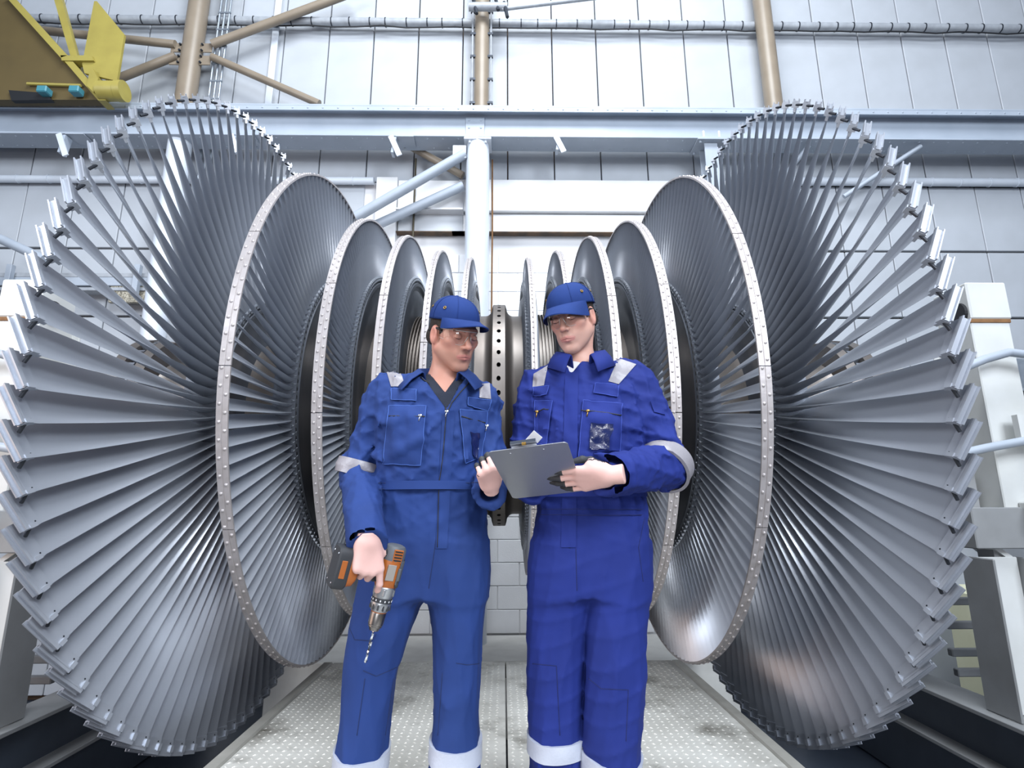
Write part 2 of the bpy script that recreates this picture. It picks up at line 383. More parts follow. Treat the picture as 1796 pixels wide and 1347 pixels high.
# conduits along the wall
def wall_pipe(name, x0, x1, y, z, r_, m, label, pitch, cable=False):
    t = empty(name, ((x0+x1)/2, y, z), label, 'pipe')
    prt(MB().tube([(x0, y, z), (x1, y, z)], r_, 16), 'pipe', m, t, True)
    b = MB(); n = int((x1-x0)/pitch)
    for i in range(n):
        x = x0+pitch*(i+.5)+rng.uniform(-.03, .03); b.tube([(x-.006, y, z), (x+.006, y, z)], r_*1.12, 16)
    o = prt(b, 'clips', 'dark_steel' if cable else m, t); o['kind'] = 'stuff'
    if cable:
        pts = [(x0+(x1-x0)*i/80, y-.02, z-r_-.02-.02*abs(sin(i*.9))-.01*sin(i*2.3)) for i in range(81)]
        prt(MB().tube(pts, .009, 6), 'cable', 'black', t, True)
wall_pipe('conduit_pipe', -12.4, 12.4, 5.99, 7.06, .052, 'pipe_grey', 'clipped grey conduit with sagging cable high along the wall', .24, True)
wall_pipe('conduit_pipe', -12.4, -1.55, 6.03, 4.83, .045, 'column_white', 'white pipe along the wall behind the left-hand wheel', .36)
wall_pipe('conduit_pipe', 2.85, 12.4, 6.03, 4.86, .05, 'column_white', 'white pipe along the wall behind the right-hand wheel', .36)
# cable tray beside left roof column and white downpipe
p = at(385, 100, 5.92)
t = empty('cable_tray', (p[0], 5.92, 5.5), 'narrow blue-white cable ladder beside the left roof column', 'cable tray')
for dx in (-.06, .0, .06): prt(MB().tube([(p[0]+dx-.01, 5.92, 4.2), (p[0]+dx, 5.92, 9)], .014, 8), 'side_rod', 'galv', t, True)
b = MB()
for k in range(14): b.box((p[0], 5.91, 5.6+k*.25), (.16, .012, .02))
prt(b, 'rungs', 'galv', t)
p = at(480, 60, 6.02); single('downpipe', MB().box((p[0], 6.066, 7.0), (.085, .03, 3.2), ch=.008), 'column_white', 'pale vertical trunking on the wall right of the left roof column', 'trunking')
p = at(728, 330, 6.0); single('thin_rod', MB().tube([(p[0], 5.98, 3.6), (p[0], 5.98, 5.1)], .012, 8), mat('brass_dark', '#4A4436', .5, .5), 'thin dark vertical rod left of the white round column', 'rod')
p = at(863, 330, 5.95); single('thin_cable', MB().tube([(p[0], 5.99, 3.1), (p[0]+.005, 5.99, 4.2), (p[0], 5.99, 5.1)], .010, 8), 'rust', 'thin brown cable running down beside the white round column', 'cable')
p = at(885, 8, 5.6)
t = empty('lamp_cluster', (p[0]-.25, 5.7, 7.35), 'grey clamps and arm on top of the narrow roof column', 'clamp')
prt(MB().tube([at(880, 16, 5.7), at(1080, -8, 5.7)], .025, 10), 'arm', 'pipe_grey', t, True)
prt(MB().tube([at(822, 12, 5.7), at(890, 12, 5.7)], .05, 10), 'clamp_bar', 'pipe_grey', t, True)
for u, v in ((830, 14), (868, 8), (884, 20)): prt(MB().tube([at(u, v-16, 5.68), at(u+6, v+10, 5.68)], .022, 8), 'clamp', 'dark_steel', t, True)

# ------------------------------------------------------------------ yellow crane carriage on the girder
CY = 5.45
t = empty('crane_carriage', at(120, 178, CY), 'yellow overhead crane carriage with round buffer at top left', 'crane')
def quad(u, D): return [tuple(at(*q, D)) for q in u]
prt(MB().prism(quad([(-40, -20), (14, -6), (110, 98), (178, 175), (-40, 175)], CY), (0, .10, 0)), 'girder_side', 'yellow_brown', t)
prt(MB().prism(quad([(8, -8), (22, -8), (118, 97), (106, 101)], CY-.06), (0, .12, 0)), 'edge_flange', 'yellow_paint', t)
prt(MB().prism(quad([(106, 97), (160, 97), (164, 106), (108, 106)], CY-.06), (0, .1, 0)), 'cross_bar', 'yellow_paint', t)
prt(MB().prism(quad([(92, -10), (106, -10), (144, 128), (132, 128)], CY+.06), (0, .05, 0)), 'strut', 'yellow_paint', t)
prt(MB().prism(quad([(165, 2), (170, 2), (218, 60), (205, 142), (148, 128), (144, 112)], CY-.03), (0, .03, 0)), 'end_plate', 'yellow_paint', t)
prt(MB().prism(quad([(112, 106), (128, 108), (186, 176), (172, 176)], CY-.05), (0, .15, 0)), 'lower_flange', 'yellow_paint', t)
prt(MB().prism(quad([(158, 120), (163, 120), (172, 138), (164, 162), (152, 150)], CY-.09), (0, .12, 0)), 'lug', 'yellow_paint', t)
b0 = Vector(at(176, 160, CY-.05)); b1 = Vector(at(219, 160, CY-.05))
prt(MB().tube([b0, b0.lerp(b1, .7), b0.lerp(b1, .72), b1], [.105, .105, .112, .112], 24), 'buffer', 'yellow_paint', t, True)
for u in (78, 134):
    c = at(u, 160, CY-.07); prt(MB().box(tuple(c), (.11, .10, .08), ch=.01), 'switch_box', mat('teal', '#3F7F8C', .5), t)
prt(MB().prism(quad([(15, 158), (82, 163), (90, 175), (20, 176)], CY-.03), (0, .05, 0)), 'wheel_opening', 'black', t)
prt(MB().tube([at(48, 147, CY-.03), at(142, 150, CY-.03)], .016, 8), 'cable_bar', 'yellow_paint', t)
# ------------------------------------------------------------------ the turbine rotor
mat('blade_steel', '#C2C6CE', .35, .62, '#A9AEB7', 3.0, .9, .015, 30, stretch=(1, 1, .25))
mat('band_steel', '#C0BABA', .42, .45, '#A39C9A', 12, .8, .06, 60)
mat('disc_steel', '#5C6068', .42, .45, '#4B4F57', 5, .8)
mat('hub_steel', '#8F8A86', .45, .8, '#6E645D', 4, .9, stretch=(1, 1, .4))
mat('notch_steel', '#8F949C', .4, .7); mat('pin_dark', '#33363C', .5, .6)
rotor = empty('turbine_rotor', (RX, RY, RZ), 'huge double-flow steam turbine rotor with bladed wheels behind the men', 'turbine rotor')

def blade(r0, r1, c0, c1, a0, a1, t0, t1, cam0, cam1, ns, npt, sgn, tw=1.0):
    """twisted aerofoil: a = angle of the chord from tangential towards the outward axis (deg); local z radial, y tangential, x axial outward*sgn"""
    V, F = [], []
    n2 = npt//2
    for i in range(ns+1):
        s = i/ns; r = r0+(r1-r0)*s; st = s**tw
        c = c0+(c1-c0)*s; a = R(a0+(a1-a0)*st); th = t0+(t1-t0)*min(1, s*1.15); cm = cam0+(cam1-cam0)*s
        loop = []
        for k in range(n2+1):
            q = -.5+k/n2; loop.append((q, 1))
        for k in range(n2-1, 0, -1):
            q = -.5+k/n2; loop.append((q, -1))
        for q, side in loop:
            u = q*c; e = (q+.5)
            prof = th*.5*(max(0, 1-(2*q)**2))**.6*(1.15-.5*e)+.0006
            n = -cm*(1-(2*q)**2)+side*prof
            x = u*sin(a)-n*cos(a); y = u*cos(a)+n*sin(a)
            V.append((sgn*x, y, r))
    m = 2*n2
    for i in range(ns):
        for j in range(m):
            j2 = (j+1) % m; f = (i*m+j, i*m+j2, (i+1)*m+j2, (i+1)*m+j)
            F.append(f if sgn < 0 else f[::-1])
    top = tuple(ns*m+j for j in range(m)); F.append(top if sgn < 0 else top[::-1])
    return V, F

TIPA = 27
def l0_mesh(sgn):
    V, F = blade(.775, 1.955, .20, .148, 74, TIPA, .030, .0065, .036, .004, 20, 16, sgn, .85)
    nsm = len(F)
    b = MB(); a = R(TIPA); rot = Matrix(((sgn*cos(a), sgn*sin(a), 0), (-sin(a), cos(a), 0), (0, 0, 1)))
    # rot maps local x (thickness) and y (chord) into axial/tangential
    b.box((0, 0, 1.958), (.013, .152, .055), rot)                 # thick tip strip
    b.box((0, 0, 1.984), (.030, .152, .008), rot)                 # tip plate
    for s_ in (-1, 1): b.box(tuple(rot @ Vector((s_*.0125, 0, 1.993))), (.005, .152, .012), rot)   # channel rims
    b.box(tuple(rot @ Vector((0, -.071, 1.968))), (.036, .016, .030), rot)     # end lug
    nb = len(b.F)
    p0 = rot @ Vector((0, -.072, 1.968)); b.tube([p0, p0+Vector((sgn*.020, -.034, 0))], .0065, 8)      # lacing pin to the next blade
    for s_ in (-1, 1): q = rot @ Vector((s_*.0068, -.060, 1.945)); q2 = rot @ Vector((s_*.0074, -.060, 1.945)); b.tube([q, q2], .0035, 8)
    k = len(V); nf = len(F); V = V+b.V; F = F+[tuple(i+k for i in f) for f in b.F]
    me = mkmesh('blade', V, F, ['blade_steel', 'pin_dark'], True, [0]*(nf+nb)+[1]*(len(b.F)-nb)); me.set_sharp_from_angle(angle=R(28))
    return me
def row(bladeVF, N, skip, m, name, parent, phase):
    V0 = np.array(bladeVF[0]); F0 = np.array([list(f) for f in bladeVF[1] if len(f) == 4]); VV, FF = [], []
    k = 0
    for i in range(N):
        if skip(i): continue
        a = phase+2*pi*i/N; c_, s_ = cos(a), sin(a)
        W_ = V0.copy(); W_[:, 1] = V0[:, 1]*c_-V0[:, 2]*s_; W_[:, 2] = V0[:, 1]*s_+V0[:, 2]*c_
        VV.append(W_); FF.append(F0+k); k += len(V0)
    me = mkmesh(name, np.concatenate(VV), np.concatenate(FF), m, True); me.set_sharp_from_angle(angle=R(28))
    o = link(name, me, parent); o['kind'] = 'stuff'; return o

# stage: band outer x, band width, tip radius, root radius, number of blades, chord root/tip, angles, rim half width, segments
STG = [
    dict(x=1.679, w=0, rt=1.998, rr=.775, N=100, rim=.105),
    dict(x=1.181, w=.050, rt=1.586, rr=.925, N=130, c=(.105, .080), a=(72, 42), th=(.020, .0075), cam=(.020, .006), rim=.062, seg=14, rows=2),
    dict(x=.874, w=.050, rt=1.319, rr=.945, N=170, c=(.075, .056), a=(66, 46), th=(.014, .007), cam=(.014, .005), rim=.052, seg=12, rows=2),
    dict(x=.622, w=.044, rt=1.217, rr=.945, N=176, c=(.066, .052), a=(62, 48), th=(.013, .007), cam=(.012, .005), rim=.046, seg=10, rows=1),
    dict(x=.404, w=.036, rt=1.125, rr=.945, N=186, c=(.055, .046), a=(60, 50), th=(.012, .005), cam=(.010, .004), rim=.040, seg=10, rows=1),
    dict(x=.208, w=.032, rt=1.078, rr=.92, N=196, c=(.05, .044), a=(58, 50), th=(.012, .005), cam=(.010, .004), rim=.036, seg=10, rows=1),
]
def wheel_profile(rr, rim, rin, web):
    """disc with a rim, grooves and a recessed web, x centred"""
    h = []
    for s_ in (1,):
        h = [(rim, rr), (rim, rr-.022), (rim-.008, rr-.028), (rim+.004, rr-.036), (rim+.004, rr-.056), (rim-.010, rr-.064), (rim-.014, rr-.085), (web+.004, rr-.13), (web, rr-.17), (web, rin+.06), (web+.03, rin)]
    return [(-x, r) for x, r in h[::-1]]+h
for sd in (-1, 1):
    for si, S in enumerate(STG):
        xc = sd*(S['x']-S['w']/2)
        pf = wheel_profile(S['rr'], S['rim'], .50, .045 if si else .09)
        V = MB().lathe(pf, 144)
        wo = V.build('blade_wheel', M('disc_steel'), rotor); auto_smooth(wo, 30); wo.location = (xc, 0, 0)
        N = S['N']; ph = R(1.1) if si == 0 else .013*si
        # fir-tree root notches on the rim edge facing the middle of the rotor
        nb = MB()
        for i in range(N):
            a = ph+2*pi*i/N; rot = Matrix.Rotation(a, 3, 'X')
            p = rot @ Vector((-sd*(S['rim']+.002), 0, S['rr']+.002))
            hw = 2*pi*S['rr']/N*.30
            q = [(-sd*(S['rim']+.004), -hw, S['rr']-.016), (-sd*(S['rim']+.004), hw, S['rr']-.016), (-sd*(S['rim']-.006), 0, S['rr']+.014)]
            q2 = [(-sd*(S['rim']-.03), -hw, S['rr']-.004), (-sd*(S['rim']-.03), hw, S['rr']-.004)]
            nb.add([rot @ Vector(v) for v in q+q2], [(0, 1, 2), (0, 2, 3), (1, 4, 2), (3, 2, 4)])
        o = nb.build('root_notches', M('notch_steel'), wo); o['kind'] = 'stuff'
        if si == 0:
            me = l0_mesh(sd)
            for i in range(N):
                o = link('blade', me, wo); o.rotation_euler = (ph+2*pi*i/N, 0, 0)
            continue
        rb = S['rt']-.006
        VF = blade(S['rr']-.01, rb-.004, S['c'][0], S['c'][1], S['a'][0], S['a'][1], S['th'][0], S['th'][1], S['cam'][0], S['cam'][1], 12 if si == 1 else 8, 12 if si == 1 else 8, sd, .8)
        if si == 1:
            me = mkmesh('blade', VF[0], VF[1], 'blade_steel', True); me.set_sharp_from_angle(angle=R(28))
            near = sorted(range(N), key=lambda i: -cos(ph+2*pi*i/N-pi/2))[:50]       # the ones that show largest
            for i in near:
                o = link('blade', me, wo); o.rotation_euler = (ph+2*pi*i/N, 0, 0)
            row(VF, N, lambda i: i in near, 'blade_steel', 'blade_row', wo, ph)
        else:
            row(VF, N, lambda i: False, 'blade_steel', 'blade_row', wo, ph)
        # shroud band in segments
        ns = S['seg']; gap = .0022/S['rt']; hw = S['w']/2
        sb = MB().lathe([(-hw, S['rt']-.010), (-hw, S['rt']), (-.002, S['rt']), (0, S['rt']-.0025), (.002, S['rt']), (hw, S['rt']), (hw, S['rt']-.010)], max(8, 168//ns), closed=True, a0=gap, a1=2*pi/ns-gap)
        bm_ = mkmesh('shroud_segment', sb.V, sb.F, 'band_steel')
        for k in range(ns):
            o = link('shroud_segment', bm_, wo); o.rotation_euler = (.28+2*pi*k/ns+si*.2, 0, 0)
        rv = MB()
        for i in range(N):
            for k in range(S['rows']):
                a = ph+2*pi*(i+.5*k)/N
                xx = (-hw*.5+hw*k) if S['rows'] == 2 else -sd*hw*.25
                n = (0, -sin(a), cos(a)); dome(rv, (xx, n[1]*S['rt'], n[2]*S['rt']), (.0085, .0075, .0085, .007, .006)[si-1], n, .006, 6 if si == 1 else 5)
        o = rv.build('rivets', M('band_steel'), wo, True); o['kind'] = 'stuff'
# shaft drum with the central flange and ends
def fil(x0, r0, x1, r1, n=8):
    """concave fillet"""
    return [(x0+(x1-x0)*(1-cos(i/n*pi/2)), r0+(r1-r0)*sin(i/n*pi/2)) for i in range(n+1)]
hf, rf, rd = .038, .766, .688
half = [(hf, rf), (hf+.004, rf-.004)]+fil(hf+.012, rf-.03, .095, rd)+[(.16, rd), (.16, .70), (.25, .70), (.25, .66)]
for k in range(5): x = .27+k*.02; half += [(x, .66), (x, .70), (x+.007, .70), (x+.007, .66)]
half += [(.38, .66), (.38, .68), (.46, .68)]
for k in range(5): x = .47+k*.02; half += [(x, .645), (x, .685), (x+.007, .685), (x+.007, .645)]
half += [(.6, .645), (.6, .64), (.98, .62), (1.1, .58), (1.35, .55), (1.52, .50), (1.80, .50), (1.85, .36), (2.02, .34), (2.2, .34), (2.24, .36), (2.24, .50), (2.30, .51)]
half += [(2.31, .46), (2.36, .46), (2.37, .52), (2.44, .52), (2.45, .30), (2.84, .30), (2.85, .28), (2.86, 0.0)]
for sd in (-1, 1):
    o = MB().lathe([(sd*x, r) for x, r in half], 128).build('rotor_shaft', M('hub_steel'), rotor); auto_smooth(o, 30)
    cb = MB()
    for k in range(48):
        a = 2*pi*k/48; cb.box((sd*2.335, -.485*sin(a), .485*cos(a)), (.05, .018, .05), Matrix.Rotation(a, 3, 'X'))
    cb.build('coupling_fins', M('notch_steel'), rotor)
# flange face pierced with a ring of holes
NH = 56; V, F, FI = [], [], []
hr = .0155
for i in range(NH):
    a0 = 2*pi*i/NH; da = 2*pi/NH; k = len(V)
    bd = []
    for q in range(16):
        t = 2*pi*(q+.5)/16; cx_, sx_ = cos(t), sin(t); m_ = max(abs(cx_), abs(sx_)); bd.append((cx_/m_, sx_/m_))
    def P(x, s_, r): a = a0+s_; return (x, -r*sin(a), r*cos(a))
    corners = [(-hf, -da/2), (hf, -da/2), (hf, da/2), (-hf, da/2)]
    for bx_, by_ in bd: V.append(P(bx_*hf, by_*da/2, rf))
    for q in range(16):
        t = 2*pi*(q+.5)/16; V.append(P(hr*.8*cos(t), hr/rf*sin(t), rf))
    for q in range(16):
        t = 2*pi*(q+.5)/16; V.append(P(hr*.8*cos(t), hr/rf*sin(t), rf-.05))
    for q in range(16):
        q2 = (q+1) % 16
        F.append((k+q, k+q2, k+16+q2, k+16+q)); FI.append(0)
        F.append((k+16+q, k+16+q2, k+32+q2, k+32+q)); FI.append(1)
    F.append(tuple(k+32+q for q in range(16))); FI.append(1)
    e = len(V); V += [P(x, s_, rf) for x, s_ in corners]
    for ci, (q0, q1) in zip((2, 3, 0, 1), ((1, 2), (5, 6), (9, 10), (13, 14))):
        F.append((k+q0, e+ci, k+q1)); FI.append(0)
me = mkmesh('balance_flange', V, F, ['hub_steel', 'black'], False, FI); o = link('balance_flange', me, rotor)

mat('rail_blue', '#3E4754', .5, 0, '#343C48', 5, .8)
# ------------------------------------------------------------------ transport stands at both rotor ends
def stand(sd, label, px):
    def X(x): return sd*x+ (RX if sd < 0 else -RX*1.0)
    t = empty('rotor_stand', (sd*3.0, 3.6, FLOOR_Z), label, 'stand', 'stands at the rotor ends')
    def bx(name, x, y, z, dx, dy, dz, m, ch=.006, rot=None): return prt(MB().box((sd*x, y, z), (dx, dy, dz), rot, ch), name, m, t)
    # rails along the floor
    bx('rail_flange', 2.78, 3.6, -.165, .26, 4.4, .025, 'stand_grey', .003)
    bx('rail_web', 2.78, 3.6, -.31, .02, 4.4, .28, 'rail_blue', .002)
    bx('rail_flange', 2.78, 3.6, -.46, .26, 4.4, .025, 'stand_grey', .003)
    bx('rail_sill', 2.78, 3.6, -.66, .16, 4.2, .36, 'rail_blue', .003)
    # lower H posts
    for y in (3.42, 4.5):
        bx('post_flange', 2.72, y, .28, .014, .24, .86, 'stand_grey'); bx('post_flange', 2.98, y, .28, .014, .24, .86, 'stand_grey')
        bx('post_web', 2.85, y+.02, .28, .25, .014, .86, 'stand_white')
    # cross beam with plates
    bx('cross_beam', 3.25, 3.55, .88, 1.10, .34, .24, 'stand_grey'); bx('cross_plate', 3.42, 3.30, .985, .8, .22, .09, 'stand_white')
    # tall posts: H section seen from its inner side, with a square cap
    bx('tall_post_flange', 3.07, 3.42, 1.58, .26, .016, 1.20, 'stand_white')
    bx('tall_post_web', 2.95, 3.56, 1.58, .016, .28, 1.20, 'stand_white'); bx('tall_post_flange', 3.03, 3.70, 1.58, .28, .016, 1.20, 'stand_white')
    bx('tall_post_flange', 3.07, 4.42, 1.58, .26, .016, 1.20, 'stand_white'); bx('tall_post_web', 2.95, 4.30, 1.58, .016, .26, 1.20, 'stand_white')
    bx('seam_strip', 3.07, 3.42, 2.185, .27, .03, .025, 'rust', .002)
    bx('cap_box', 3.085, 3.55, 2.325, .27, .29, .255, 'stand_white', .01)
    prt(MB().tube([(sd*2.99, 3.50, 2.26), (sd*2.93, 3.50, 2.26)], .075, 24), 'pin_hole', 'black', t)
    # bearing saddle under the journal
    prt(MB().box((sd*2.75, 3.9, 1.09), (.24, .8, .5), None, .01), 'bearing_saddle', 'stand_grey', t)
    # braces
    prt(MB().prism([(sd*2.86, 3.46, .78), (sd*2.86, 3.46, .62), (sd*3.62, 3.46, .02), (sd*3.62, 3.46, .18)], (0, .12, 0)), 'diagonal_brace', 'stand_grey', t)
    prt(MB().prism([(sd*2.84, 3.44, .80), (sd*2.84, 3.44, .765), (sd*3.62, 3.44, .165), (sd*3.62, 3.44, .20)], (0, .18, 0)), 'brace_flange', 'stand_white', t)
    # hand rails, a lug with a hole
    h = [at(*p, 3.3) for p in (((1655, 648), (1700, 630), (1742, 618), (1775, 622), (1830, 645)))]
    if sd < 0: h = [(-p[0]+2*RX*.9, p[1], p[2]) for p in h]
    prt(MB().tube(h, .026, 12), 'hand_rail', 'column_grey', t, True)
    h = [at(*p, 3.3) for p in (((1660, 795), (1700, 786), (1830, 762)))]
    if sd < 0: h = [(-p[0]+2*RX*.9, p[1], p[2]) for p in h]
    prt(MB().tube(h, .026, 12), 'hand_rail', 'column_grey', t, True)
    lug = [(sd*(3.17+.09*cos(a)), 3.30, 1.46+.09*sin(a)) for a in [R(-90+180*i/12) for i in range(13)]]+[(sd*3.02, 3.30, 1.55), (sd*3.02, 3.30, 1.37)]
    prt(MB().prism(lug, (0, .04, 0)), 'lug', 'stand_white', t); prt(MB().tube([(sd*3.18, 3.285, 1.46), (sd*3.18, 3.30, 1.46)], .022, 12), 'lug_hole', 'black', t)
    # horizontal rungs further out
    for z, x in ((.34, 3.35), (.18, 3.4), (.0, 3.4), (-.13, 3.42)): bx('rung', x+.1, 4.2, z, .9, .05, .05, 'stand_grey')
    return t
st_ = stand(1, 'white steel stand carrying the right-hand end of the rotor', 1); st_.location.x += .10
stand(-1, 'white steel stand carrying the left-hand end of the rotor', -1)
# clutter beyond the stands
p = at(1745, 1090, 5.4)
tk = single('plastic_tank', MB().box((p[0]+.15, 5.3, -.2), (.9, .6, .95), ch=.05), mat('tank', '#E4E3C4', .5, 0, '#D6D4B2', 4, .8), 'cream plastic tank on the floor behind the right-hand stand', 'tank')
t = empty('caster_frame', (p[0]+.42, 4.75, FLOOR_Z), 'galvanised caster bracket beside the cream tank', 'bracket')
prt(MB().box((p[0]+.22, 4.72, -.0), (.10, .05, .62), Matrix.Rotation(R(-10), 3, 'Y'), .01), 'bracket_arm', 'galv', t); prt(MB().box((p[0]+.42, 4.72, -.16), (.36, .05, .10), None, .01), 'bracket_arm', 'galv', t); prt(MB().box((p[0]+.52, 4.74, -.05), (.18, .05, .5)), 'wheel_guard', 'black', t); prt(MB().box((p[0]+.3, 4.75, -.6), (.3, .1, .5)), 'base', 'galv', t)
p = at(1785, 650, 4.6)
t = empty('steel_cylinder', (p[0]+.3, 4.6, FLOOR_Z), 'pale steel drum lying behind the right-hand stand', 'drum')
prt(MB().tube([(p[0]-.1, 4.6, 1.9), (p[0]+1.2, 4.6, 1.9)], .34, 32), 'drum', 'galv', t, True); prt(MB().box((p[0]+.75, 4.5, .35), (.5, .3, 2.4)), 'cradle', 'stand_white', t)
p = at(1790, 690, 4.2); t = empty('latch_fitting', (p[0]+.03, 4.2, p[2]-.08), 'small dark latch fitting at the right edge', 'latch')
prt(MB().box((p[0]+.02, 4.2, p[2]), (.16, .06, .03)), 'latch_bar', 'black', t); prt(MB().box((p[0]+.08, 4.2, p[2]-.03), (.12, .08, .14), None, .01), 'latch_body', 'galv', t)
# ducts and shelf by the wall at left
p = at(130, 490, 5.75)
t = empty('wall_duct', (-4.8, 5.9, 3.3), 'grey horizontal duct with wire mesh along the wall at left', 'duct')
for v, h_, m in ((486, .05, 'pipe_grey'), (497, .10, 'column_grey'), (510, .04, 'pipe_grey')):
    z = at(150, v, 5.95)[2]; prt(MB().box((-4.9, 5.95, z), (4.2, .12, h_), None, .005), 'duct', m, t)
for u in (15, 240): q = at(u, 490, 5.85); prt(MB().box((q[0], 5.85, q[2]), (.06, .06, .34), None, .004), 'bracket', 'column_grey', t)
q = at(235, 515, 5.9); prt(MB().box((q[0], 5.93, q[2]), (.55, .05, .20), None, .004), 'mesh_panel', mat('mesh', '#B9B3A2', .6, .3, '#6D685C', 90, .3), t)
# strip of steel in the pit
for sd, lab in ((-1, 'pale steel channel lying in the pit left of the platform'), (1, 'pale steel channel lying in the pit right of the platform')):
    single('floor_channel', MB().box((sd*2.0, 3.65, FLOOR_Z+.05), (1.7, .16, .10), None, .006), 'beam_paint', lab, 'channel')
# ------------------------------------------------------------------ organic surfaces (distance fields turned into meshes)
def nets(Fv, lo, h):
    nx, ny, nz = Fv.shape
    bits = [(i, j, k) for i in (0, 1) for j in (0, 1) for k in (0, 1)]
    c = [Fv[i:nx-1+i, j:ny-1+j, k:nz-1+k] for i, j, k in bits]
    S = np.zeros(c[0].shape, np.int8)
    for q in c: S += (q < 0)
    act = (S > 0) & (S < 8); ids = np.argwhere(act)
    vals = np.stack([q[act] for q in c], 1); O = np.array(bits, float)
    acc = np.zeros((len(ids), 3)); cnt = np.zeros(len(ids))
    for a in range(8):
        for b in range(a+1, 8):
            if sum(abs(O[a]-O[b])) != 1: continue
            va, vb = vals[:, a], vals[:, b]; m = (va < 0) != (vb < 0)
            t = np.where(m, va/np.where(va == vb, 1, va-vb), 0)
            acc += (O[a]+t[:, None]*(O[b]-O[a]))*m[:, None]; cnt += m
    V = np.asarray(lo)+h*(ids+acc/cnt[:, None])
    idx = -np.ones(act.shape, np.int64); idx[act] = np.arange(len(ids))
    faces = []
    ins = Fv < 0
    for ax in range(3):
        sl0 = [slice(1, -1)]*3; sl1 = [slice(1, -1)]*3; sl0[ax] = slice(0, -1); sl1[ax] = slice(1, None)
        A, B = ins[tuple(sl0)], ins[tuple(sl1)]
        e = np.argwhere(A != B)
        if not len(e): continue
        fl_ = A[tuple(e.T)]
        e = e.copy()
        for q in range(3):
            if q != ax: e[:, q] += 1
        u, v = (ax+1) % 3, (ax+2) % 3
        def g(du, dv):
            q = e.copy(); q[:, u] -= du; q[:, v] -= dv; return idx[tuple(q.T)]
        f = np.stack([g(1, 1), g(0, 1), g(0, 0), g(1, 0)], 1)
        f[~fl_] = f[~fl_][:, ::-1]; faces.append(f)
    return V, np.concatenate(faces)
def grid(lo, hi, h):
    ax = [np.arange(lo[i], hi[i]+h, h, dtype=np.float32) for i in range(3)]
    G = np.meshgrid(*ax, indexing='ij'); return G, G[0].shape
def sdf(fn, lo, hi, h):
    (X, Y, Z), sh = grid(lo, hi, h)
    return nets(fn(X, Y, Z).astype(np.float32), lo, h)
def rc(P, a, b, ra, rb, sq=(1, 1, 1)):
    """tapered capsule"""
    X, Y, Z = P; d = [b[i]-a[i] for i in range(3)]; L2 = sum(x*x for x in d)+1e-9
    t = np.clip(((X-a[0])*d[0]+(Y-a[1])*d[1]+(Z-a[2])*d[2])/L2, 0, 1)
    q = np.sqrt(((X-a[0]-t*d[0])*sq[0])**2+((Y-a[1]-t*d[1])*sq[1])**2+((Z-a[2]-t*d[2])*sq[2])**2)
    return q-(ra+(rb-ra)*t)
def el(P, c, r):
    X, Y, Z = P; x, y, z = (X-c[0]), (Y-c[1]), (Z-c[2])
    k0 = np.sqrt((x/r[0])**2+(y/r[1])**2+(z/r[2])**2)+1e-6; k1 = np.sqrt((x/r[0]**2)**2+(y/r[1]**2)**2+(z/r[2]**2)**2)+1e-6
    return k0*(k0-1)/k1
def smin(a, b, k):
    h = np.maximum(k-np.abs(a-b), 0)/k; return np.minimum(a, b)-h*h*k*.25
def smax(a, b, k): return -smin(-a, -b, k)
def loft(P, zs, cx, cy, rx, ry, pw=2.3):
    """upright body section, elliptical slices interpolated in height"""
    X, Y, Z = P; z = Z
    order = np.argsort(zs); zz = np.array(zs)[order]
    f = lambda v: np.interp(z, zz, np.array(v)[order]).astype(np.float32)
    a, b = f(rx), f(ry)
    q = (np.abs((X-f(cx))/a)**pw+np.abs((Y-f(cy))/b)**pw)**(1/pw)
    d = (q-1)*np.minimum(a, b)
    return np.maximum(d, np.maximum(zz[0]-z, z-zz[-1]))
class Folds:
    def __init__(s, seed, n=5, f0=14, f1=34, ax=(1, 1, .55)):
        r = np.random.RandomState(seed); s.k = []
        for i in range(n):
            d = r.normal(size=3)*np.array(ax); d /= np.linalg.norm(d); s.k.append((d*r.uniform(f0, f1), r.uniform(0, 6.28), r.normal(size=3)*9, r.uniform(.6, 1.6)))
    def __call__(s, P):
        X, Y, Z = P; o = 0
        for k, p, w_, a in s.k:
            o = o+(1-np.abs(np.sin(.5*(k[0]*X+k[1]*Y+k[2]*Z+p+a*np.sin(w_[0]*X+w_[1]*Y+w_[2]*Z)))))**2.6
        return o/len(s.k)**.5*.62

# ------------------------------------------------------------------ materials for the people
def cloth(name, c1, c2):
    m = mat(name, c1, .8, 0, c2, 5.0, .8, .10, 900, spec=.25, detail=3.0)
    return m
cloth('cloth_a', '#233B76', '#1D3264'); cloth('cloth_b', '#1D2D77', '#182666'); mat('highlight_thread_a', '#3F60A8', .8); mat('highlight_thread_b', '#34499F', .8); mat('seam_a', '#17264F', .9); mat('seam_b', '#131E52', .9)  # pale thread tones: pocket stitching that also paints a highlight along the edges
mat('cloth_dark', '#1B2233', .85, 0, '#151A28', 20, .8, .3, 300); mat('tee_white', '#D9D6D8', .8, bump=.2, bscale=200, col2='#CFCCD0')
mat('reflective', '#8E8B90', .4, .0, '#807C82', 14, .8, .12, 120); mat('reflective_leg', '#B4B9C6', .4, .0, '#A4A9B7', 14, .8, .12, 120)
mat('cap_cloth', '#203871', .85, 0, '#1C3166', 12, .8, .10, 900, spec=.2)
mat('hair', '#1E1713', .7, 0, '#2C231C', 60, .8, .5, 200)
mat('glove_pink', '#D9B2A9', .8, 0, '#CDA29A', 14, .8, .10, 700); mat('glove_grip', '#36383C', .6, 0, '#292B2F', 30, .8, .3, 300)
mat('zip_metal', '#B9BCC2', .3, 1.0); mat('brass', '#A3824A', .35, 1.0); mat('thread', '#4665B8', .8); mat('boot', '#17181A', .5)
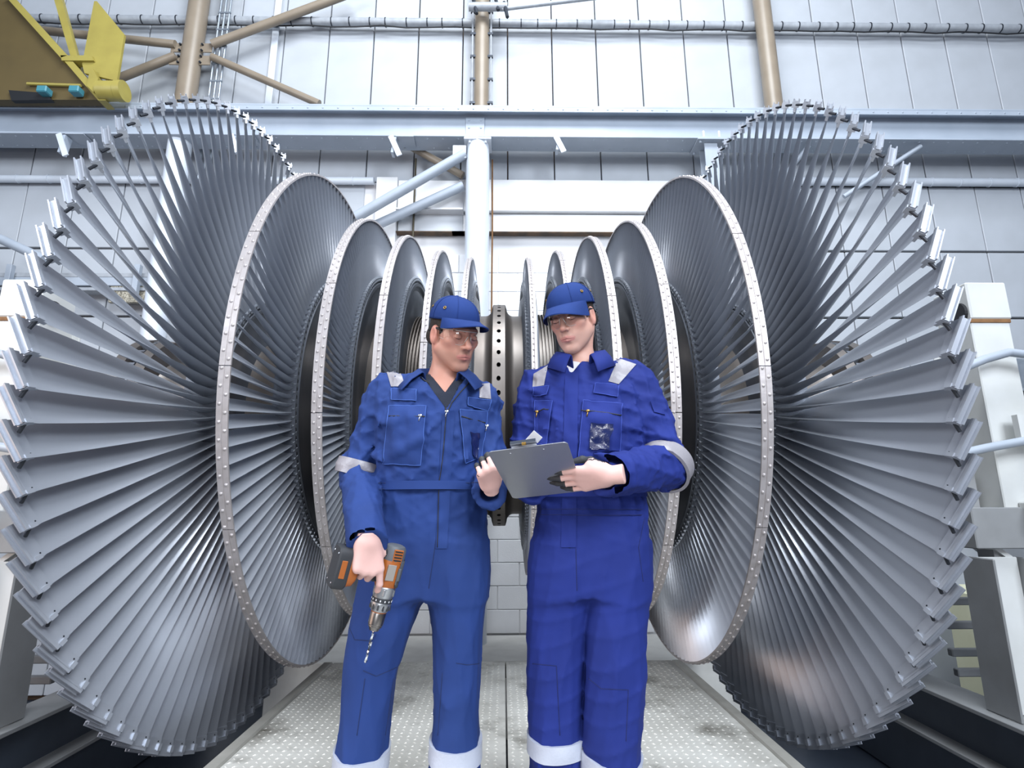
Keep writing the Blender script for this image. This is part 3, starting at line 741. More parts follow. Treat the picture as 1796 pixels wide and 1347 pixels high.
mat('sclera', '#D9D4D0', .3); mat('iris', '#3A3F3A', .2)
def skin(name, c1, c2, beard, lipc):
    m = mat(name, c1, .48, 0, c2, 9, .7, .05, 300, spec=.35); nt = m.node_tree; b = nt.nodes['Principled BSDF']
    src = b.inputs['Base Color'].links[0].from_socket
    for at_, colr in (('beard', beard), ('flush', '#C98678'), ('lip', lipc), ('brow', '#4A3527')):
        an = nt.nodes.new('ShaderNodeAttribute'); an.attribute_name = at_
        mxn = nt.nodes.new('ShaderNodeMix'); mxn.data_type = 'RGBA'; mxn.inputs['B'].default_value = (*lin(colr), 1)
        nt.links.new(an.outputs['Fac'], mxn.inputs['Factor']); nt.links.new(src, mxn.inputs['A']); src = mxn.outputs['Result']
    nt.links.new(src, b.inputs['Base Color'])
    b.inputs['Subsurface Weight'].default_value = .10; b.inputs['Subsurface Radius'].default_value = (.02, .008, .004); b.inputs['Subsurface Scale'].default_value = .3
    return m
skin('skin_a', '#C3917F', '#B98573', '#8D6C5E', '#B36A66'); skin('skin_b', '#C99E8E', '#BF9282', '#9C8078', '#B06A68')
mat('mouth_dark', '#6A3A38', .6); mat('brow', '#4A3428', .8)
mat('stubble_a', '#B98F7F', .6, 0, '#C79F8F', 90, .8, .2, 500)
g = bpy.data.materials.new('lens'); g.use_nodes = True; nt = g.node_tree; nt.nodes.clear()
out = nt.nodes.new('ShaderNodeOutputMaterial'); mx = nt.nodes.new('ShaderNodeMixShader'); tr = nt.nodes.new('ShaderNodeBsdfTransparent'); gl = nt.nodes.new('ShaderNodeBsdfGlossy')
tr.inputs[0].default_value = (.97, .955, .96, 1); gl.inputs['Roughness'].default_value = .04; fr = nt.nodes.new('ShaderNodeLayerWeight'); fr.inputs[0].default_value = .12
mr = nt.nodes.new('ShaderNodeMapRange'); mr.inputs['To Min'].default_value = .05; mr.inputs['To Max'].default_value = .45; nt.links.new(fr.outputs['Facing'], mr.inputs[0]); nt.links.new(mr.outputs[0], mx.inputs[0]); nt.links.new(tr.outputs[0], mx.inputs[1]); nt.links.new(gl.outputs[0], mx.inputs[2]); nt.links.new(mx.outputs[0], out.inputs[0]); MATS['lens'] = g
mat('lens_frame', '#C9C2BC', .15, .0, spec=.8)

def xf(V, Mx):
    V = np.asarray(V, float); return V @ np.array(Mx.to_3x3()).T+np.array(Mx.translation)
def frame(o, x, y, z):
    return Matrix(((x[0], y[0], z[0], o[0]), (x[1], y[1], z[1], o[1]), (x[2], y[2], z[2], o[2]), (0, 0, 0, 1)))
def put(name, VF, m, person, parent=None, Mx=None, smooth=True, mi=None, sharp=None):
    V, F = VF
    if Mx is not None: V = xf(V, Mx)
    V = np.asarray(V, float)-np.array(person.location)
    me = mkmesh(name, V, F, m, smooth, mi)
    if sharp: me.set_sharp_from_angle(angle=R(sharp))
    return link(name, me, parent or person)

# ------------------------------------------------------------------ head, cap, glasses (head space: x to the viewer's right when facing us mirrored, y forward, z up)
def head_sdf(j=1.0, neck_dir=(0, -.03, -.16), wide=1.0):
    def fn(X, Y, Z):
        A = np.abs(X)/wide; P = (A, Y, Z)
        d = el((X/wide, Y, Z), (0, -.018, .040), (.074, .096, .088))
        d = smin(d, el(P, (0, .030, -.035), (.060, .066, .080)), .03)
        d = smin(d, rc(P, (.052, .002, -.050), (.016, .068, -.100), .024, .019), .03*j)
        d = smin(d, el(P, (0, .074, -.103), (.021, .018, .018)), .018)
        d = smin(d, el(P, (.042, .058, -.014), (.021, .022, .017)), .022)
        d = smin(d, rc(P, (0, .083, .028), (.040, .070, .028), .013, .011), .014)
        d = smax(d, -el(P, (.031, .096, .008), (.021, .018, .013)), .014)
        d = smin(d, rc(P, (0, .083, .022), (0, .1085, -.024), .0075, .0105), .010)
        d = smin(d, el(P, (0, .110, -.028), (.0105, .010, .0095)), .006)
        d = smin(d, el(P, (.0125, .097, -.031), (.0080, .0095, .0075)), .006)
        d = smax(d, -el(P, (.007, .104, -.040), (.0040, .006, .0035)), .003)
        d = smin(d, el(P, (0, .074, -.062), (.030, .024, .026)), .016)
        d = smin(d, rc(P, (0, .0955, -.0590), (.020, .086, -.0635), .0050, .0026), .004)
        d = smin(d, rc(P, (0, .0945, -.0700), (.018, .086, -.0675), .0058, .0028), .004)
        d = smax(d, -rc(P, (0, .1035, -.0648), (.023, .0915, -.0652), .0016, .0014), .002)
        d = smax(d, -el(P, (0, .098, -.083), (.018, .008, .006)), .006)
        d = smin(d, el(P, (.031, .081, .0065), (.0145, .0125, .0115)), .004)      # closed-looking upper lids
        d = smax(d, -rc(P, (.019, .094, .0015), (.043, .086, .0005), .0014, .0012), .002)
        e = el(P, (.078, -.006, -.006), (.010, .021, .034)); e = smax(e, -el(P, (.088, -.000, -.004), (.008, .012, .020)), .006)
        e = smin(e, rc(P, (.074, .004, -.016), (.076, .002, -.030), .008, .006), .008)
        d = smin(d, e, .008)
        n = neck_dir
        d = smin(d, rc((X, Y, Z), (0, -.022, -.055), n, .054, .061), .035)
        return d
    V, F = sdf(fn, (-.105, -.13, -.24), (.105, .135, .15), .0034)
    return V, F
def cap_parts(person, Mx, drop=.010, lift=0.0):
    Mx = Mx @ Matrix.Translation((0, 0, lift))
    """bump cap: panelled dome, visor, eyelets, button"""
    n, m_ = 72, 22; V, F = [], []
    rimz = lambda a: .044+.009*cos(a)       # rim height round the head, a=0 at the front
    for i in range(m_+1):
        s = i/m_
        for k in range(n):
            a = 2*pi*k/n; fx, fy = sin(a), cos(a)
            ph = s*pi/2
            rad = cos(ph)**.80
            rx, ry = .0865, .1085
            seam = min(abs((a*6/(2*pi)+.5) % 1-.5)/.5, 1)
            bul = 1+.006*(1-math.exp(-(seam*14)**2))
            z = rimz(a)+(.134-rimz(a))*sin(ph)**.95
            V.append((fx*rx*rad*bul, -.018+fy*ry*rad*bul-(.004*s), z))
    for i in range(m_):
        for k in range(n):
            k2 = (k+1) % n; F.append((i*n+k, i*n+k2, (i+1)*n+k2, (i+1)*n+k))
    # thickness rim turned inward
    b = len(V)
    for k in range(n): v = V[k]; V.append((v[0]*.95, -.018+(v[1]+.018)*.95, v[2]+.004))
    for k in range(n): k2 = (k+1) % n; F.append((k, b+k, b+k2, k2))
    cap = put('cap', (V, F), 'cap_cloth', person, None, Mx); cap['label'] = 'royal blue peaked bump cap'
    # visor
    nu, nv = 28, 9; V, F = [], []
    for top in (1, 0):
        for i in range(nv+1):
            s = i/nv
            for k in range(nu+1):
                a = R(-63+126*k/nu); L_ = .084*max(0, cos(a*1.42))**.62
                bx_ = sin(a)*.0885; by_ = -.018+cos(a)*.1095
                z0 = rimz(a)+.004
                x = bx_*(1+.10*s*cos(a)); y = by_+L_*s
                z = z0-drop*s*s-drop*s-(abs(sin(a))**2)*.034*s+(.0035 if top else 0)
                V.append((x, y, z))
    W_ = nu+1; T = (nv+1)*W_
    for i in range(nv):
        for k in range(nu):
            q = (i*W_+k, i*W_+k+1, (i+1)*W_+k+1, (i+1)*W_+k); F.append(q[::-1]); F.append(tuple(T+x for x in q))
    for k in range(nu): q = nv*W_+k; F.append((q, q+1, T+q+1, T+q))
    put('visor', (V, F), 'cap_cloth', person, cap, Mx, sharp=50)
    # seams stitched ribs
    for k6 in range(6):
        a = 2*pi*(k6+.5)/6; pts = []
        for i in range(m_+1):
            ph = i/m_*pi/2; rad = cos(ph)**.80
            pts.append((sin(a)*.0885*rad, -.018+cos(a)*.1095*rad-.004*i/m_, rimz(a)+(.1345-rimz(a))*sin(ph)**.95))
        t = MB().tube(pts, .0011, 5); put('seam', (t.V, t.F), 'cap_cloth', person, cap, Mx)
    t = MB(); dome(t, (0, -.022, .133), .008, (0, 0, 1), .005, 10); put('button', (t.V, t.F), 'cap_cloth', person, cap, Mx)
    for a in (R(62), R(112), R(-62), R(-112)):
        ph = R(28); rad = cos(ph)**.80; c = Vector((sin(a)*.0885*rad, -.018+cos(a)*.1095*rad, rimz(a)+(.134-rimz(a))*sin(ph)**.95))
        nrm = Vector((sin(a), cos(a), .45)).normalized(); u = nrm.orthogonal().normalized(); v = nrm.cross(u)
        ring = [tuple(c+nrm*.001+(u*cos(q)+v*sin(q))*.0048) for q in [2*pi*i/12 for i in range(13)]]
        t = MB().tube(ring, .0014, 6, False); e = put('eyelet', (t.V, t.F), 'brass', person, cap, Mx)
        t = MB(); t.tube([c, c+nrm*.0012], .0042, 10); put('eyelet_hole', (t.V, t.F), 'black', person, e, Mx)
    return cap
def glasses_parts(person, Mx, dark_arm=True):
    V, F = [], []; nu, nv = 40, 8
    g0 = bpy.data.objects.new('safety_glasses', None)
    # wrap lens, with a dip over the nose
    def pt(k, i, off=0):
        a = R(-78+156*k/nu); s = i/nv
        y = -.006+.101*cos(a)**.8+off*cos(a); x = (.073+off)*sin(a)
        nose = math.exp(-(x/.013)**2)
        top = .027-.004*abs(sin(a))**3; bot = -.024+.018*nose+.016*abs(sin(a))**4
        return (x, y+.004*sin(pi*s), top+(bot-top)*s)
    for k in range(nu+1):
        for i in range(nv+1): V.append(pt(k, i))
    W_ = nv+1
    for k in range(nu):
        for i in range(nv): F.append((k*W_+i, (k+1)*W_+i, (k+1)*W_+i+1, k*W_+i+1))
    L_ = put('safety_glasses', (V, F), 'lens', person, None, Mx); L_['label'] = 'clear wrap-around safety glasses'
    t = MB().tube([pt(k, 0, .0005) for k in range(nu+1)], .0016, 6); put('brow_bar', (t.V, t.F), 'lens_frame', person, L_, Mx)
    t = MB().tube([pt(k, nv, .0002) for k in range(nu+1)], .0007, 5); put('lower_rim', (t.V, t.F), 'lens_frame', person, L_, Mx)
    for s_ in (-1, 1):
        e = pt(nu if s_ > 0 else 0, 1)
        t = MB().tube([(e[0], e[1]+.004, e[2]-.004), (s_*.0795, -.002+.012, .020), (s_*.081, -.018, .016), (s_*.0805, -.045, .004)], [.0042, .0036, .003, .003], 8)
        put('temple_arm', (t.V, t.F), 'black' if dark_arm else 'galv', person, L_, Mx)
        t = MB().tube([(s_*.006, .106, .010), (s_*.012, .099, -.010)], .0016, 6); put('nose_pad', (t.V, t.F), 'lens_frame', person, L_, Mx)
def face_parts(person, Mx, body, VF, wide):
    """lines that lie on the skin: parted lips and lowered lashes"""
    bv = BVHTree.FromPolygons([Vector(v) for v in VF[0]], [tuple(int(i) for i in f) for f in VF[1]])
    def on_skin(pts, off):
        out_ = []
        for x, z in pts:
            h = bv.ray_cast(Vector((x, .2, z)), Vector((0, -1, 0)), .3)
            if h[0] is not None: out_.append(h[0]+Vector((0, off, 0)))
        return out_
    ml = on_skin([(.0255*t, -.0650-.0012*abs(t)**1.5+.0008*math.exp(-(t*4)**2)) for t in [i/8 for i in range(-8, 9)]], -.0002)
    t = MB().tube(ml, [.0004+.0010*(1-abs(i/8)) for i in range(-8, 9)][:len(ml)], 6); put('mouth_line', (t.V, t.F), 'mouth_dark', person, body, Mx)
    for s_ in (-1, 1):
        q = on_skin([(s_*(.0185+.026*k/8)*wide, .0010-.0034*sin(pi*k/8)) for k in range(9)], -.0001)
        t = MB().tube(q, [.0005+.0009*sin(pi*k/8) for k in range(9)][:len(q)], 6); put('eyelashes', (t.V, t.F), 'brow', person, body, Mx)
def hair_part(person, Mx, long_side=-.03):
    def fn(X, Y, Z):
        d = el((X, Y, Z), (0, -.020, .036), (.0785, .099, .090))
        d = smin(d, rc((X, Y, Z), (-.040, -.070, -.02), (.040, -.070, -.02), .034, .034), .03)
        A = np.abs(X)
        front = Y-.026-np.clip((.0-Z)*.35, -.02, .03)          # side hairline
        d = np.maximum(d, np.where(A > .045, Y-.030+np.maximum(0, -(Z+.0))*.9, Y-.0))
        ear = el((A, Y, Z), (.080, -.006, -.004), (.016, .024, .034))
        d = np.maximum(d, -ear); d = np.maximum(d, -.052-Z); d = np.maximum(d, Z-.075)
        return d
    put('hair', sdf(fn, (-.09, -.13, -.07), (.09, .06, .09), .0045), 'hair', person, None, Mx)

# ------------------------------------------------------------------ gloved hand (hand space: x towards fingertips, y towards the thumb, z out of the back)
def hand_mesh(curls, thumb, spread=(.0, .0, .0, .0), coat=.35, cut=.075, tip=1.55):
    """curls: per finger three bend angles in degrees; thumb: list of points"""
    ky = (.034, .0115, -.0115, -.033); kx = (.088, .094, .089, .079); seg = ((.044, .027, .022), (.048, .031, .023), (.044, .028, .022), (.035, .022, .019)); rad = (.0100, .0102, .0097, .0087)
    chains = []
    for f in range(4):
        p = Vector((kx[f], ky[f], .001)); a = 0; pts = [p.copy()]; sp = R(spread[f])
        for q in range(3):
            a += R(curls[f][q]); p = p+Vector((cos(a)*cos(sp), sin(sp)*cos(a), -sin(a)))*seg[f][q]; pts.append(p.copy())
        chains.append(pts)
    def fn(X, Y, Z):
        P = (X, Y, Z)
        d = rc(P, (-.085, 0, 0), (.005, 0, 0), .031, .027)
        for f in range(4): d = smin(d, rc(P, (.006, ky[f]*.62, 0), (kx[f]-.006, ky[f], .001), .0150, .0135), .020)
        d = smin(d, rc(P, (.01, .018, -.010), (.045, .040, -.014), .018, .013), .016)
        d = smin(d, rc(P, (.015, -.020, -.010), (.06, -.028, -.010), .015, .012), .016)
        for f in range(4):
            c = chains[f]; r_ = rad[f]
            e = rc(P, c[0], c[1], r_*1.10, r_*.98)
            e = smin(e, rc(P, c[1], c[2], r_*1.0, r_*.93), .004); e = smin(e, rc(P, c[2], c[3], r_*.93, r_*.80), .004)
            d = smin(d, e, .0055)
        e = rc(P, thumb[0], thumb[1], .0150, .0125)
        for q in range(1, len(thumb)-1): e = smin(e, rc(P, thumb[q], thumb[q+1], .0120, .0105-.001*q), .005)
        d = smin(d, e, .010)
        return np.maximum(d, -cut-X)
    allp = np.array([tuple(v) for c in chains for v in c]+[tuple(t) for t in thumb]+[(-.09, -.035, -.035), (.1, .05, .03)])
    lo = allp.min(0)-.02; hi = allp.max(0)+.02
    V, F = sdf(fn, tuple(lo), tuple(hi), .0027)
    # coated (dark) palm side and fingertips
    fc = V[F].mean(1); nr = np.cross(V[F[:, 1]]-V[F[:, 0]], V[F[:, 2]]-V[F[:, 0]]); nr /= np.linalg.norm(nr, axis=1)[:, None]+1e-9
    mi = np.zeros(len(F), int)
    # nearest finger axis parameter
    best = np.full(len(F), 9.0); par = np.zeros(len(F)); dors = np.zeros(len(F))
    for f in range(4):
        c = chains[f]; tot = 0
        for q in range(3):
            a, b = np.array(c[q]), np.array(c[q+1]); dd = b-a; t = np.clip(((fc-a)@dd)/(dd@dd), 0, 1); ds = np.linalg.norm(fc-a-t[:, None]*dd, axis=1)
            up_ = np.array((dd[2], 0, -dd[0]))*-1.0; up_ = up_/(np.linalg.norm(up_)+1e-9)
            m = ds < best; best[m] = ds[m]; par[m] = (q+t)[m]; dors[m] = (nr@up_)[m]
    onf = best < .0125
    mi[(fc[:, 2] < -.009) & (nr[:, 2] < -.15) & (fc[:, 0] > .0)] = 1
    mi[onf & ((par > tip) | (dors < coat))] = 1
    th = np.full(len(F), 9.0)
    for q in range(1, len(thumb)-1):
        a, b = np.array(thumb[q]), np.array(thumb[q+1]); dd = b-a; t = np.clip(((fc-a)@dd)/(dd@dd), 0, 1); th = np.minimum(th, np.linalg.norm(fc-a-t[:, None]*dd, axis=1))
    mi[(th < .0145) & ~onf] = 1
    return V, F, mi, chains
# ------------------------------------------------------------------ the clipboard
def npv(v): return np.array(tuple(v), float)
TL = at(855, 792, 1.60); cu_ = at(995, 774, 1.545)-TL; cv_ = at(905, 871, 1.85)-TL
W_CL = np.linalg.norm(cu_); ex = cu_/W_CL; cv_ = cv_-ex*(cv_@ex); H_CL = .30; ey = cv_/np.linalg.norm(cv_); ez = np.cross(ex, ey)
if ez[1] > 0: ez = -ez                                             # ez: towards the camera (metal back of the board)
CLM = frame(TL, ex, ey, ez)
clip = empty('clipboard', tuple(xf([(W_CL/2, H_CL/2, 0)], CLM)[0]), 'brushed metal clipboard held between the two men', 'clipboard')
def cpart(mb, name, m, smooth=False, parent=None):
    V = xf(mb.V, CLM)-npv(clip.location); me = mkmesh(name, V, mb.F, m); o = link(name, me, parent or clip)
    if smooth: auto_smooth(o)
    return o
def rrect(x0, y0, x1, y1, r, z, n=6):
    P = []
    for cx_, cy_, a0 in ((x1-r, y1-r, 0), (x0+r, y1-r, 90), (x0+r, y0+r, 180), (x1-r, y0+r, 270)):
        for i in range(n+1): a = R(a0+90*i/n); P.append((cx_+r*cos(a), cy_+r*sin(a), z))
    return P
mat('alu', '#A9ABB0', .34, .65, '#9C9EA3', 2.5, .8, .006, 300, stretch=(1, .05, 1)); mat('paper', '#E4E4E8', .8); mat('chrome', '#C8CBD0', .15, 1.0)
cpart(MB().prism(rrect(0, 0, W_CL, H_CL, .014, 0), (0, 0, .0022)), 'board', 'alu')
cpart(MB().prism(rrect(.006, .01, W_CL-.006, H_CL-.004, .002, -.0006), (0, 0, -.004)), 'papers', 'paper')
cv2 = MB(); 
cpart(MB().prism([(W_CL*.30, -.012, -.006), (W_CL*.62, -.012, -.006), (W_CL*.62, .05, -.006), (W_CL*.30, .05, -.006)], (0, 0, -.010)), 'clip_bar', 'chrome')
cpart(MB().tube([(W_CL*.45, -.010, -.004), (W_CL*.50, -.010, -.004)], .005, 10), 'clip_spring', 'brass', True)
for s_ in (.27, .69):
    b = MB(); dome(b, (W_CL*s_, .022, .0022), .0035, (0, 0, 1), .0015, 10); cpart(b, 'rivet', 'chrome', True)
cpart(MB().prism([(W_CL*.20, .06, -.005), (W_CL*.62, -.030, -.03), (W_CL*.70, -.004, -.02), (W_CL*.3, .1, -.006)], (0, 0, -.0008)), 'curled_sheet', 'paper')

# ------------------------------------------------------------------ the men
def coverall(mn, h=.0072):
    def fn(X, Y, Z):
        P = (X, Y, Z)
        T = mn['torso']; d = loft(P, T[0], T[1], T[2], T[3], T[4], 2.4)
        lg2 = smin(loft(P, *mn['legs'][0], 2.1), loft(P, *mn['legs'][1], 2.1), .008); d = smin(d, lg2, .045)
        n = mn['neck']
        for sh in mn['sh']: d = smin(d, rc(P, (n[0]*.7+sh[0]*.3, n[1]+.01, n[2]-.060), (sh[0], sh[1]+.005, sh[2]-.012), .070, .074, (1, .92, 1)), .05)
        d = smin(d, el(P, (n[0], n[1]-.005, n[2]-.07), (.12, .085, .07)), .05)
        for A in mn['arms']:
            e = smin(rc(P, A['s'], A['e'], A['r'][0], A['r'][1]), rc(P, A['e'], A['w'], A['r'][1], A['r'][2]), .035)
            ax = npv(A['w'])-npv(A['e']); ax /= np.linalg.norm(ax)
            cut = (X-A['w'][0])*ax[0]+(Y-A['w'][1])*ax[1]+(Z-A['w'][2])*ax[2]
            e = np.maximum(e, cut)
            d = smin(d, e, .012)
        am = .015
        for c, r_, a in mn['crease']: am = am+a*np.exp(-(((X-c[0])**2+(Y-c[1])**2+(Z-c[2])**2)/r_**2))
        am = am*np.interp(Z, [0, .2, .3, .85, 1.05, 1.2], [1.5, 1.3, .75, .55, .85, 1.25]).astype(np.float32)
        wl = np.clip((Z-.80)/.22, 0, 1); d = d-am*(wl*mn['folds'](P)+(1-wl)*mn['foldsL'](P)-.30)-am*.6*wl*(mn['folds2'](P)-.30)
        for a, b, r_, s_ in mn.get('ridge', ()): d = smin(d, rc(P, a, b, r_, r_*.6), s_)
        for A in mn['arms']:
            ax = npv(A['w'])-npv(A['e']); L_ = np.linalg.norm(ax); ax /= L_
            p0 = npv(A['w'])-ax*.07; p1 = npv(A['w'])+ax*.12
            d = np.maximum(d, -rc(P, p0, p1, A['r'][2]-.026, A['r'][2]-.019))
        # neck opening and front vee
        d = np.maximum(d, -rc(P, (n[0], n[1]-.01, n[2]-.02), (n[0], n[1]-.03, n[2]+.2), .062, .075))
        if 'vee' in mn:
            (vx, vz), (l, r_), zt, y1 = mn['vee']; t = np.clip((Z-vz)/(zt-vz), 0, 1.2)
            w = np.maximum(vx+(l-vx)*t-X, X-(vx+(r_-vx)*t)); w = np.maximum(w, np.maximum(vz-Z, Y-y1)); d = np.maximum(d, -w)
        return d
    return sdf(fn, mn['lo'], mn['hi'], h)
def inner_torso(mn, shrink, vee=None, top=.0, h=.005, lo_z=1.2):
    def fn(X, Y, Z):
        P = (X, Y, Z); T = mn['torso']; d = loft(P, T[0], T[1], T[2], T[3], T[4], 2.4); n = mn['neck']
        d = smin(d, el(P, (n[0], n[1]-.005, n[2]-.07), (.12, .085, .07)), .05)
        for sh in mn['sh']: d = smin(d, rc(P, (n[0]*.7+sh[0]*.3, n[1]+.01, n[2]-.06), (n[0]*.5+sh[0]*.5, sh[1]+.005, sh[2]-.02), .07, .06), .05)
        d = smin(d, rc(P, (n[0], n[1]-.0, n[2]-.05), (n[0], n[1]-.005, n[2]+top), .074, .064), .03)
        d = d+shrink; d = np.maximum(d, lo_z-Z)
        d = np.maximum(d, -rc(P, (n[0], n[1]-.01, n[2]+.0), (n[0], n[1]-.02, n[2]+.2), .052, .056)) if vee else d
        if vee:
            (vx, vz), (l, r_), zt, y1 = vee; t = np.clip((Z-vz)/(zt-vz), 0, 1.2)
            w = np.maximum(vx+(l-vx)*t-X, X-(vx+(r_-vx)*t)); w = np.maximum(w, np.maximum(vz-Z, Y-y1)); d = np.maximum(d, -w)
        return d
    n = mn['neck']
    return sdf(fn, (n[0]-.2, n[1]-.18, lo_z-.03), (n[0]+.2, n[1]+.16, n[2]+.10), h)
class Dress:
    """lays strips, pockets and seams on a garment surface"""
    def __init__(s, person, VF, cloth_m, parent):
        s.p = person; s.m = cloth_m; s.par = parent
        s.bvh = BVHTree.FromPolygons([Vector(v) for v in VF[0]], [tuple(int(i) for i in f) for f in VF[1]])
    def hit(s, u, v):
        d = Vector(ray(u, v)).normalized(); loc, n, i, ds = s.bvh.ray_cast(Vector(CAM), d, 6)
        if loc is None: return None
        if n.dot(d) > 0: n = -n
        return loc, (n*.35-d*.65).normalized()
    def patch(s, name, q, off, m=None, nu=14, nv=14, puff=0.0, label=None, parent=None, stitch=None):
        """q: corners TL,TR,BR,BL measured in the photograph, projected onto the cloth"""
        P = [[None]*(nu+1) for _ in range(nv+1)]; last = None
        for i in range(nv+1):
            for k in range(nu+1):
                a, b = k/nu, i/nv
                u = (q[0][0]*(1-a)+q[1][0]*a)*(1-b)+(q[3][0]*(1-a)+q[2][0]*a)*b; v = (q[0][1]*(1-a)+q[1][1]*a)*(1-b)+(q[3][1]*(1-a)+q[2][1]*a)*b
                h = s.hit(u, v); dv_ = 0
                while h is None and dv_ < 40: dv_ += 2; h = s.hit(u, v+dv_)
                if h is None or (last is not None and (h[0]-last[0]).length > .12): h = last
                if h is None: return None
                P[i][k] = h
                last = h if k < nu else P[i][0]
        # smooth the sheet so it bridges small folds
        A = np.array([[tuple(P[i][k][0]) for k in range(nu+1)] for i in range(nv+1)]); N_ = np.array([[tuple(P[i][k][1]) for k in range(nu+1)] for i in range(nv+1)])
        V, F = [], []; W_ = nu+1
        for i in range(nv+1):
            for k in range(nu+1):
                e = sin(pi*k/nu)*sin(pi*i/nv); V.append(A[i, k]+N_[i, k]*(off+puff*e**.5))
        T = len(V)
        for i in range(nv+1):
            for k in range(nu+1): V.append(A[i, k]-N_[i, k]*.004)
        for i in range(nv):
            for k in range(nu): F.append((i*W_+k, (i+1)*W_+k, (i+1)*W_+k+1, i*W_+k+1))
        bd = [(0, k) for k in range(nu)]+[(i, nu) for i in range(nv)]+[(nv, k) for k in range(nu, 0, -1)]+[(i, 0) for i in range(nv, 0, -1)]
        for j in range(len(bd)):
            a, b = bd[j], bd[(j+1) % len(bd)]; ia, ib = a[0]*W_+a[1], b[0]*W_+b[1]; F.append((ia, ib, T+ib, T+ia))
        o = put(name, (V, F), m or s.m, s.p, parent or s.par, sharp=45)
        if label: o['label'] = label
        if stitch:
            t = MB()
            ring_ = [V[i*W_+k] for i, k in bd]; t.tube([Vector(v) for v in ring_]+[Vector(ring_[0])], .0011, 5, False)
            put('stitching', (t.V, t.F), stitch, s.p, o)  # stitch line in a lighter tone, doubling as the pocket's edge highlight
        return o
    def seam(s, name, px, r=.0014, m=None, n=10, off=.0006):
        pts = []
        for j in range(len(px)-1):
            for i in range(n+(j == len(px)-2)):
                t = i/n; h = s.hit(px[j][0]*(1-t)+px[j+1][0]*t, px[j][1]*(1-t)+px[j+1][1]*t)
                if h is None or (pts and (h[0]-pts[-1]).length > .1): continue
                pts.append(h[0]+h[1]*off)
        if len(pts) < 3: return
        t = MB().tube(pts, r, 6); return put(name, (t.V, t.F), m or s.m, s.p, s.par)
    def ring(s, name, a, b, t0, t1, m, off=.003, n=44, tilt=(0, 0), label=None, nv=4, maxr=.16):
        off = max(off, .005)
        a, b = Vector(a), Vector(b); ax = (b-a).normalized(); u = ax.orthogonal().normalized(); v = ax.cross(u)
        V, F = [], []
        rr = np.zeros((nv+1, n))
        for i in range(nv+1):
            for k in range(n):
                an = 2*pi*k/n; t = t0+(t1-t0)*i/nv+tilt[0]*cos(an)+tilt[1]*sin(an)
                d = u*cos(an)+v*sin(an); loc, nn, ii, ds = s.bvh.ray_cast(a+(b-a)*t, d, maxr); rr[i, k] = ds if loc is not None else np.nan
        med = np.nanmedian(rr); rr = np.where(np.isnan(rr) | (rr > med*1.45), med*1.1, rr)
        rr = np.where(rr > 1.3*np.median(rr), 1.1*np.median(rr), rr); rr = np.maximum(rr, .9*np.median(rr)); rr = np.maximum(np.maximum(np.roll(rr, 1, 1), np.roll(rr, -1, 1)), rr); rs_ = np.maximum(rr, (rr[:1]+rr[-1:])*.5)
        for _ in range(6): rs_ = (rs_+np.roll(rs_, 1, 1)+np.roll(rs_, -1, 1))/3
        rr = np.maximum(rs_, rr*.98)
        for lay in (0, 1):
            for i in range(nv+1):
                for k in range(n):
                    an = 2*pi*k/n; t = t0+(t1-t0)*i/nv+tilt[0]*cos(an)+tilt[1]*sin(an); d = u*cos(an)+v*sin(an)
                    V.append(a+(b-a)*t+d*(rr[i, k]+(off if lay == 0 else -.006)))
        T = (nv+1)*n
        for k in range(n):
            k2 = (k+1) % n
            for i in range(nv): F.append((i*n+k, i*n+k2, (i+1)*n+k2, (i+1)*n+k))
            F.append((k, T+k, T+k2, k2)); F.append((nv*n+k, nv*n+k2, T+nv*n+k2, T+nv*n+k))
        o = put(name, (V, F), m, s.p, s.par, sharp=45)
        if label: o['label'] = label
        return o
def collar(person, mn, m, parent, span, front, back_h, spread_):
    """turned-down collar: strip round the neck with pointed fronts; span in degrees each side from the back"""
    n = mn['neck']; V, F = [], []; N_ = 48
    tw = mn.get('collar_turn', 0)
    rows = []
    for k in range(N_+1):
        a = -span+2*span*k/N_; s = abs(a)/span; an = R(a+tw)
        dx, dy = sin(an), cos(an)                    # 0 = back (+y)
        up_ = back_h*(1-s**2)+front[0]*s**2
        r_in = .066+.006*s; r_top = .074+.010*s; r_out = spread_[0]+(spread_[1]-spread_[0])*s**2
        z_out = front[1]*s**3-.012*(1-s)
        base = npv(n)
        cy_ = -.012*s
        rows.append([base+npv((dx*r_in, dy*r_in+cy_, -.02-.02*s)), base+npv((dx*r_top, dy*r_top+cy_, up_)), base+npv((dx*(r_top+.010), dy*(r_top+.010)+cy_, up_+.001)), base+npv((dx*(r_top*.5+r_out*.5+.006), dy*(r_top*.5+r_out*.5+.006)+cy_, up_*.55+z_out*.45+.004)), base+npv((dx*r_out, dy*r_out+cy_, z_out))])
    for r_ in rows: V += r_
    for k in range(N_):
        for i in range(4): F.append((k*5+i, (k+1)*5+i, (k+1)*5+i+1, k*5+i+1))
    o = put('collar', (V, F), m, person, parent)
    md = o.modifiers.new('thickness', 'SOLIDIFY'); md.thickness = .004; md.offset = 0
    return o
def hand(person, name, Mx, data, mirror=False, label=None):
    V, F, mi, ch = data; V = V.copy()
    if mirror: V[:, 1] *= -1; F = F[:, ::-1]
    o = put(name, (V, F), ['glove_pink', 'glove_grip'], person, None, Mx, True, mi)
    o['label'] = 'pale pink work glove with dark grey coated fingers'
    return o
